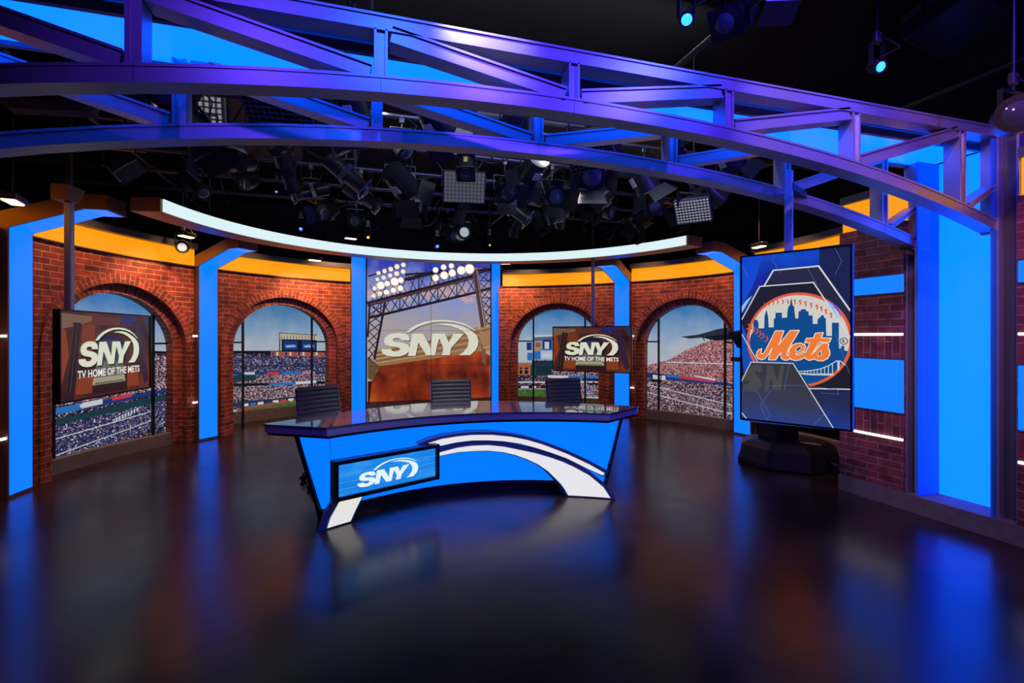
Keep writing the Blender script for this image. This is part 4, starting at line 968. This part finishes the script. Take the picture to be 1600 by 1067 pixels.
cb_ = MB().bbox((PX-.05, PY+.08, 1.47), (.42,.18,.20), .02, rot=(0,0,R_(-8))).build('camera_body', BLK, t)
MB().tube([(PX-.26,PY+.11,1.47),(PX-.36,PY+.12,1.47)], .06, 16).build('lens', BLKG, cb_, True)
MB().prism([(-.60,1.36),(-.36,1.34),(-.36,1.60),(-.66,1.63)], 1, 0, .005).build('x', BLK) if False else None
hood = MB(); hv = Matrix.Translation((PX-.43,PY+.12,1.40)) @ Matrix.Rotation(R_(-8), 4, 'Z')
hood.T = hv; hood.prism([(-.18,.15),(.10,.19),(.10,-.08),(-.06,-.04)], 1, -.17,.17); hood.build('prompter_hood', mat('dark_green_fabric', (.01,.05,.045), .8), t)
MB().bbox((PX-.44,PY+.12,1.22), (.30,.32,.05), .01, rot=(0,0,R_(-8))).build('prompter_monitor', BLK, t)
MB().tube([(PX-.56,PY+.0,1.2),(PX-.57,PY,.95),(PX-.44,PY+.03,.88),(PX-.2,PY+.06,.9)], .022, 8).build('pan_bar', BLK, t, True)
MB().box((PX+.02, PY-.30, .283), (.17,.10,.012), rot=(R_(-4),R_(6),R_(-20))).build('paper_tag', mat('yellow_tag', (.5,.42,.12), .6), t)
MB().box((PX-.06, PY-.084, .80), (.10,.004,.012), rot=(0,R_(-12),0)).build('white_mark', mat('white_mark_paint', (.6,.6,.6), .5), t)
for i in range(7):
    rnd = random.Random(i); x, y = PX+.18+rnd.uniform(-.04,.08), PY-.62+rnd.uniform(-.06,.06); r = .10+.02*i
    pts = []
    for k in range(26):
        th = k/25*2*math.pi+i
        pts.append((x+r*1.1*math.cos(th), y+r*.55*math.sin(th), .012+.018*i+(.14 if i < 3 else .02)*(1+math.sin(th+i))/2+.006*math.sin(3*th)))
    tag(MB().tube(pts, .008, 6).build('cable_coil', mat('black_cable', (.012,.012,.012), .5) if i else mat('grey_cable', (.16,.16,.16), .5), None, True), ('grey' if not i else 'black')+' cable looped on the floor beside the camera pedestal base', 'cable', 'cables by the camera pedestal')
# ------------------------------------------------------------------ lighting grid and fixtures
PIPE = mat('grey_pipe', (.10,.10,.11), .4, .7)
rows = [3.9, 4.7, 5.5, 6.3, 7.1, 7.9]; ZP = 3.52
RN = ['first','second','third','fourth','fifth','sixth']
for i, y in enumerate(rows):
    tag(MB().tube([(-5.2,y,ZP),(5.2,y,ZP)], .024, 10).build('lighting_pipe', PIPE, None, True), 'black ceiling pipe, %s behind the rear truss' % RN[i], 'pipe', 'lighting pipes')
for i, x in enumerate((-3.6,-1.2,1.2,3.6)):
    tag(MB().tube([(x,.2,ZP+.06),(x,9.2,ZP+.06)], .024, 10).build('cross_pipe', PIPE, None, True), 'ceiling cross pipe, %s from the left' % RN[i], 'pipe', 'lighting cross pipes')
GREY = mat('grey_duct', (.06,.06,.062), .6)
for (x, y, wd, l, z, lb) in ((-2.3,6.2,.8,2.6,4.1,'grey duct above the left lamps'), (.7,5.6,1.3,.7,4.05,'grey duct over the middle lamps'), (2.3,5.6,.9,2.2,4.05,'grey duct above the right lamps'), (-1.5,3.6,.9,.7,4.1,'grey duct box just behind the truss on the left')):
    tag(MB().bbox((x,y,z), (wd,l,.35), .02).build('air_duct', GREY), lb, 'duct')
DARKF = mat('black_lamp_housing', (.035,.036,.042), .32, .5); LENS = mat('glass_lens', (.10,.12,.16), .08, .2, spec=.8)
LABELM = mat('white_sticker', (.7,.7,.7), .6); YEL = mat('yellow_sticker', (.4,.3,.02), .6)
def yoke(t, w_, h, drop):
    mb = MB()
    for s_ in (-1, 1): mb.box((s_*w_,0,-h/2+.0-(drop-h)), (.006,.03,h))
    mb.box((0,0,-(drop-h)), (2*w_,.03,.006)); mb.tube([(0,0,0),(0,0,-(drop-h))], .009, 6)
    mb.build('yoke', DARKF, t, False, False)
    mb = MB(); mb.bbox((0,0,.02), (.05,.035,.075), .006); mb.tube([(0,-.03,.03),(0,.03,.03)], .008, 6); mb.build('pipe_clamp', PIPE, t, False, False)
def head(t, tilt, pan, drop):
    e = (R_(tilt), 0, R_(pan)); return Matrix.Translation((0,0,-drop)) @ Euler(e).to_matrix().to_4x4()
def lathe(mb, prof, n=18, mi=0):      # profile (y, r) along -Y forward
    vs = []
    for y, r in prof:
        for k in range(n): vs.append((r*math.cos(2*math.pi*k/n), y, r*math.sin(2*math.pi*k/n)))
    fs = [(j*n+k, j*n+(k+1)%n, (j+1)*n+(k+1)%n, (j+1)*n+k) for j in range(len(prof)-1) for k in range(n)]
    fs += [list(range(n)), [(len(prof)-1)*n+k for k in range(n)][::-1]]
    mb.add(vs, fs, mi)
def fix(kind, label, loc, tilt=-40, pan=0, group=None, lens=None, doors=True, s=1.0):
    names = {'fresnel': ('stage_fresnel','spotlight'), 'profile': ('profile_spotlight','spotlight'), 'par': ('par_lamp','spotlight'), 'soft': ('soft_light_panel','lamp'), 'led': ('led_spotlight','spotlight')}
    nm, cat = names[kind]; t = thing(nm, label, cat, loc, 0, group); drop = {'fresnel': .30, 'profile': .28, 'par': .22, 'soft': .36, 'led': .18}[kind]
    t.scale = (1,1,1)
    yoke(t, {'fresnel': .13,'profile': .09,'par': .10,'soft': .24,'led': .07}[kind]*s, .16, drop)
    M = head(t, tilt, pan, drop)
    def b(mb, name, m, sm=True, par=t): mb.v = [M @ (v*s) for v in mb.v]; return mb.build(name, m, par, sm, False)
    if kind == 'fresnel':
        mb = MB(); lathe(mb, [(-.14,.07),(-.13,.10),(.06,.12),(.12,.12),(.125,.105)]); 
        for k in range(4): mb.box((0,-.10+.04*k,.115), (.16,.012,.02))
        b(mb, 'housing', DARKF); mb = MB(); lathe(mb, [(.112,.10),(.128,.08),(.135,.02)]); b(mb, 'lens', lens or LENS)
        if doors:
            for k in range(4):
                mb = MB(); mb.T = Matrix.Rotation(k*math.pi/2, 4, 'Y') @ Matrix.Translation((0,.12,.12)) @ Matrix.Rotation(R_(35), 4, 'X')
                mb.prism([(-.10,0),(.10,0),(.13,.14),(-.13,.14)], 2, -.002, .002); mb.v = mb.v; b(mb, 'barn_door', DARKF, False)
        mb = MB(); mb.box((.0,-.02,-.121), (.07,.09,.004)); b(mb, 'sticker', LABELM, False)
    elif kind == 'profile':
        mb = MB(); lathe(mb, [(-.22,.06),(-.20,.085),(-.05,.085),(-.04,.075),(.18,.07),(.20,.085),(.24,.085),(.245,.07)]); mb.box((0,.22,0), (.19,.012,.19)); mb.box((0,0,0), (.17,.05,.17)); b(mb, 'barrel', DARKF)
        mb = MB(); lathe(mb, [(.235,.068),(.25,.05),(.256,.01)]); b(mb, 'lens', lens or LENS)
        mb = MB(); mb.box((.0,.10,.078), (.04,.07,.006)); b(mb, 'sticker', YEL, False)
    elif kind == 'par':
        mb = MB(); lathe(mb, [(-.15,.035),(-.12,.06),(-.03,.09),(.10,.092),(.10,.088)]); b(mb, 'can', DARKF)
        mb = MB(); lathe(mb, [(.085,.085),(.10,.06),(.108,.01)]); b(mb, 'lens', lens or LENS)
    elif kind == 'led':
        mb = MB(); lathe(mb, [(-.08,.03),(-.06,.055),(.05,.06),(.05,.055)]); b(mb, 'can', DARKF)
        mb = MB(); lathe(mb, [(.046,.05),(.056,.03),(.06,.01)]); b(mb, 'lens', lens or LENS)
    elif kind == 'soft':
        mb = MB(); mb.bbox((0,0,0), (.46,.10,.34), .01); b(mb, 'housing', DARKF, False)
        mb = MB(); mb.box((0,.052,0), (.43,.006,.31)); b(mb, 'diffuser', lens or LENS, False)
        mb = MB()
        for k in range(12): mb.box((-.215+.43*k/11,.075,0), (.004,.045,.31))
        for k in range(9): mb.box((0,.075,-.155+.31*k/8), (.43,.045,.004))
        b(mb, 'egg_crate', mat('egg_crate_grid', (.10,.10,.11), .5), False)
    # supply cable to the pipe
    mb = MB(); mb.tube([(.0,-.02,-drop+.05),(.10,-.08,-drop+.10),(.13,-.06,-.05),(.06,.0,.03)], .006, 5); mb.build('power_cord', RUB, t, True, False)
    return t
cnt = 0
WG = mat('white_lit_lens', (.3,.3,.3), .2, 0, (.55,.62,.68), .6); BLU = mat('blue_lit_lens', (.1,.1,.2), .2, 0, (.05,.12,1), 4.0); ORL = mat('orange_lit_lens', (.2,.1,.05), .2, 0, (1,.35,.02), 3.0)
CYL = mat('cyan_lit_lens', (.1,.2,.3), .2, 0, (.02,.28,1), 3.0); EGG = mat('lit_diffuser', (.3,.3,.3), .4, 0, (.7,.72,.75), .55); EGG2 = mat('dim_diffuser', (.25,.25,.27), .4, 0, (.3,.3,.33), .25)
FIX_X = {0: [-3.0,-2.35,-1.75,-1.2,-.55,.1,.75,1.5,2.2], 1: [-3.1,-2.5,-1.9,-1.3,-.75,-.1,.5,1.15,1.8,2.5], 2: [-3.0,-2.3,-1.8,-1.25,-.7,-.1,.45,1.1,1.7,2.3,2.9], 3: [-2.9,-2.3,-1.7,-1.1,-.5,.1,.8,1.4,2.1,2.7], 4: [-2.2,-1.5,-.9,-.2,.5,1.1,1.8], 5: [-1.2,.2,1.3]}
PW = {0: 'leftmost', 1: 'second from left', 2: 'third from left', 3: 'fourth from left', 4: 'fifth from left', 5: 'sixth from left', 6: 'seventh from left', 7: 'eighth from left', 8: 'ninth from left', 9: 'tenth from left', 10: 'eleventh from left'}
KN = {'fresnel': 'black fresnel lamp with barn doors', 'profile': 'black long-barrel profile spotlight', 'par': 'black round par lamp', 'soft': 'black box soft light with egg crate'}
KEEP = [(2.27, 6.98), (-3.1, 5.0), (1.75, 2.85)]
def atd(px, py, dist):
    d = ray(px, py); return (CAMX+dist*d[0], dist*d[1], 1.5+dist*d[2])
for a in ((725,292,5.4),(1084,326,5.2),(196,262,4.6),(722,364,6.9),(286,384,6.6),(470,358,6.8),(683,385,7.2),(432,300,6.2),(575,371,7.0),(765,383,7.3),(300,180,4.6)): KEEP.append(atd(*a)[:2])
for r, xs in FIX_X.items():
    for i, x in enumerate(xs):
        if min(math.hypot(x-a, rows[r]-b) for a, b in KEEP) < .34: continue
        rnd = random.Random(r*31+i); kind = rnd.choice(['fresnel','fresnel','profile','profile','par','fresnel','soft' if r in (0,1) else 'profile'])
        last = ' (rightmost)' if i == len(xs)-1 else ''
        fix(kind, '%s on the %s ceiling pipe, %s' % (KN[kind], RN[r], 'rightmost' if last else PW[i]), (x+rnd.uniform(-.08,.08), rows[r], ZP-.045), rnd.uniform(-60,-20), rnd.choice([0,180,90,-90,150,-150,30,-30])+rnd.uniform(-20,20), 'studio lamps on the ceiling pipes', s=rnd.uniform(.95,1.25))
def hang(kind, label, p, drop, **k):
    t = fix(kind, label, (p[0], p[1], p[2]+drop), **k)
    MB().tube([(p[0],p[1],p[2]+drop+.03),(p[0],p[1],4.5)], .01, 6).build('hanging_rod', BLK, t)
    return t
hang('soft', 'large soft light with silver egg crate grid hanging centre behind the truss', atd(725,292,5.4), .36, tilt=-20, pan=172, lens=EGG2, s=1.0)
hang('soft', 'tilted soft light panel with bright white egg crate, right of centre', atd(1084,326,5.2), .36, tilt=-38, pan=130, lens=EGG, s=.8)
hang('soft', 'maroon-lit soft light panel near the left end of the ring light', atd(196,262,4.6), .36, tilt=-50, pan=-80, lens=EGG2, s=.7)
hang('par', 'round white-lit par lamp hanging above the video wall', atd(722,364,6.9), .22, tilt=-5, pan=185, lens=WG, s=1.1)
hang('par', 'round pale par lamp in front of the amber band, upper left', atd(286,384,6.6), .22, tilt=-20, pan=190, lens=WG, s=.9)
hang('led', 'small glowing blue lamp above the left part of the ring light', atd(470,358,6.8), .18, tilt=-5, pan=185, lens=BLU, s=.5)
hang('led', 'small glowing blue lamp above the video wall', atd(683,385,7.2), .18, tilt=-5, pan=185, lens=BLU, s=.5)
hang('led', 'small glowing blue lamp high on the left behind the truss', atd(432,300,6.2), .18, tilt=-5, pan=185, lens=BLU, s=.3)
hang('led', 'small glowing orange lamp above the ring light centre', atd(575,371,7.0), .18, tilt=-5, pan=185, lens=ORL, s=.4)
hang('led', 'tiny glowing orange lamp above the right part of the video wall', atd(765,383,7.3), .18, tilt=-5, pan=185, lens=ORL, s=.3)
hang('led', 'cyan glowing spotlight near the top right, left of the two', atd(1072,31,3.0), .18, tilt=-30, pan=150, lens=CYL, s=.75)
hang('led', 'cyan glowing spotlight near the top right, right of the two', atd(1370,104,3.4), .18, tilt=-30, pan=170, lens=CYL, s=.75)
hang('par', 'pale lens par lamp at the right frame edge above the truss end', atd(1583,184,3.1), .22, tilt=-8, pan=128, s=1.2)
hang('profile', 'dark profile spotlight at the top right beside the cyan lamp', atd(1150,25,3.2), .28, tilt=-35, pan=120)
hang('soft', 'large white bounce panel seen through the rear truss at upper left', atd(300,178,4.6), .36, tilt=-10, pan=178, lens=mat('pale_bounce_face', (.3,.3,.3), .4, 0, (.45,.45,.5), .5), s=1.3)  # white bounce panel in soft-light form, its brightness added as emission
hang('soft', 'flat blue-lit soft light at the top right corner', atd(1490,34,3.5), .36, tilt=75, pan=10, lens=mat('bluish_diffuser', (.2,.3,.4), .4, 0, (.02,.08,.2), .8), s=1.2)
hang('soft', 'small mauve-lit soft light at the top, between the two cyan lamps', atd(1215,18,3.3), .36, tilt=60, pan=-20, lens=mat('mauve_diffuser', (.3,.2,.3), .4, 0, (.10,.06,.16), .9), s=.5)
CABLE = mat('black_cable')
for i in range(34):
    rnd = random.Random(100+i); y0 = rnd.choice(rows); x0 = rnd.uniform(-3.2, 3.0); dx, dy = rnd.uniform(-.9,.9), rnd.choice([0,.8,-.8]); sag = rnd.uniform(.12,.4)
    pts = [(x0+dx*k/10, y0+dy*k/10+.03*math.sin(k), ZP-.03-sag*4*(k/10)*(1-k/10)) for k in range(11)]
    tag(MB().tube(pts, .008, 5).build('hanging_cable', CABLE, None, True), 'black cable drooping between the ceiling lighting pipes', 'cable', 'cables drooping from the lighting pipes')
# glowing wall washers over the brick
WGL = mat('warm_lit_tube', (.3,.3,.2), .3, 0, (1,.72,.34), 3.5)
def washer(p, to, label, e=60):
    t = thing('wall_washer', label, 'lamp', p, math.atan2(to[1]-p[1], to[0]-p[0])-math.pi/2)
    MB().bbox((0,0,.03), (.22,.12,.05), .008).build('housing', DARKF, t, world=False)
    MB().bbox((0,0,.0), (.18,.08,.014), .004).build('glowing_tube', WGL, t, world=False)
    MB().tube([(0,0,.05),(0,0,4.5-p[2])], .007, 6).build('hanging_rod', BLK, t, world=False)
    l = spot('warm_wall_light', (p[0],p[1],p[2]-.04), to, (1,.54,.27), e, 110, .8, .05)
for ph, px, lb in ((-88, (20,316), 'warm glowing wall washer at the left frame edge'), (-65.6, (291,370), 'warm glowing wall washer above the left arch'), (-40, (548,373), 'warm glowing wall washer above the left end of the video wall'), (-26, (492,407), 'warm glowing wall washer above the arch left of the video wall'), (30, (790,412), 'warm glowing wall washer above the arch right of the video wall'), (66, (1186,386), 'warm glowing wall washer left of the team logo screen top')):
    d = ray(*px); rr = 3.86; ox, oy = CAMX-X0, -CY
    a = d[0]**2+d[1]**2; b_ = 2*(ox*d[0]+oy*d[1]); c_ = ox*ox+oy*oy-rr*rr; k = (-b_+math.sqrt(b_*b_-4*a*c_))/2/a
    p = (CAMX+k*d[0], k*d[1], 1.5+k*d[2]); phi = math.atan2(p[0]-X0, p[1]-CY)
    washer(p, cp(4.5, phi, 1.6), lb)
for ph in (-74, -57, -42, -25, 26, 42, 57, 74, 92):
    spot('warm_wall_light', cp(3.72, R_(ph), 3.12), cp(4.5, R_(ph), 1.5), (1,.52,.26), 56, 90, .8, .06)
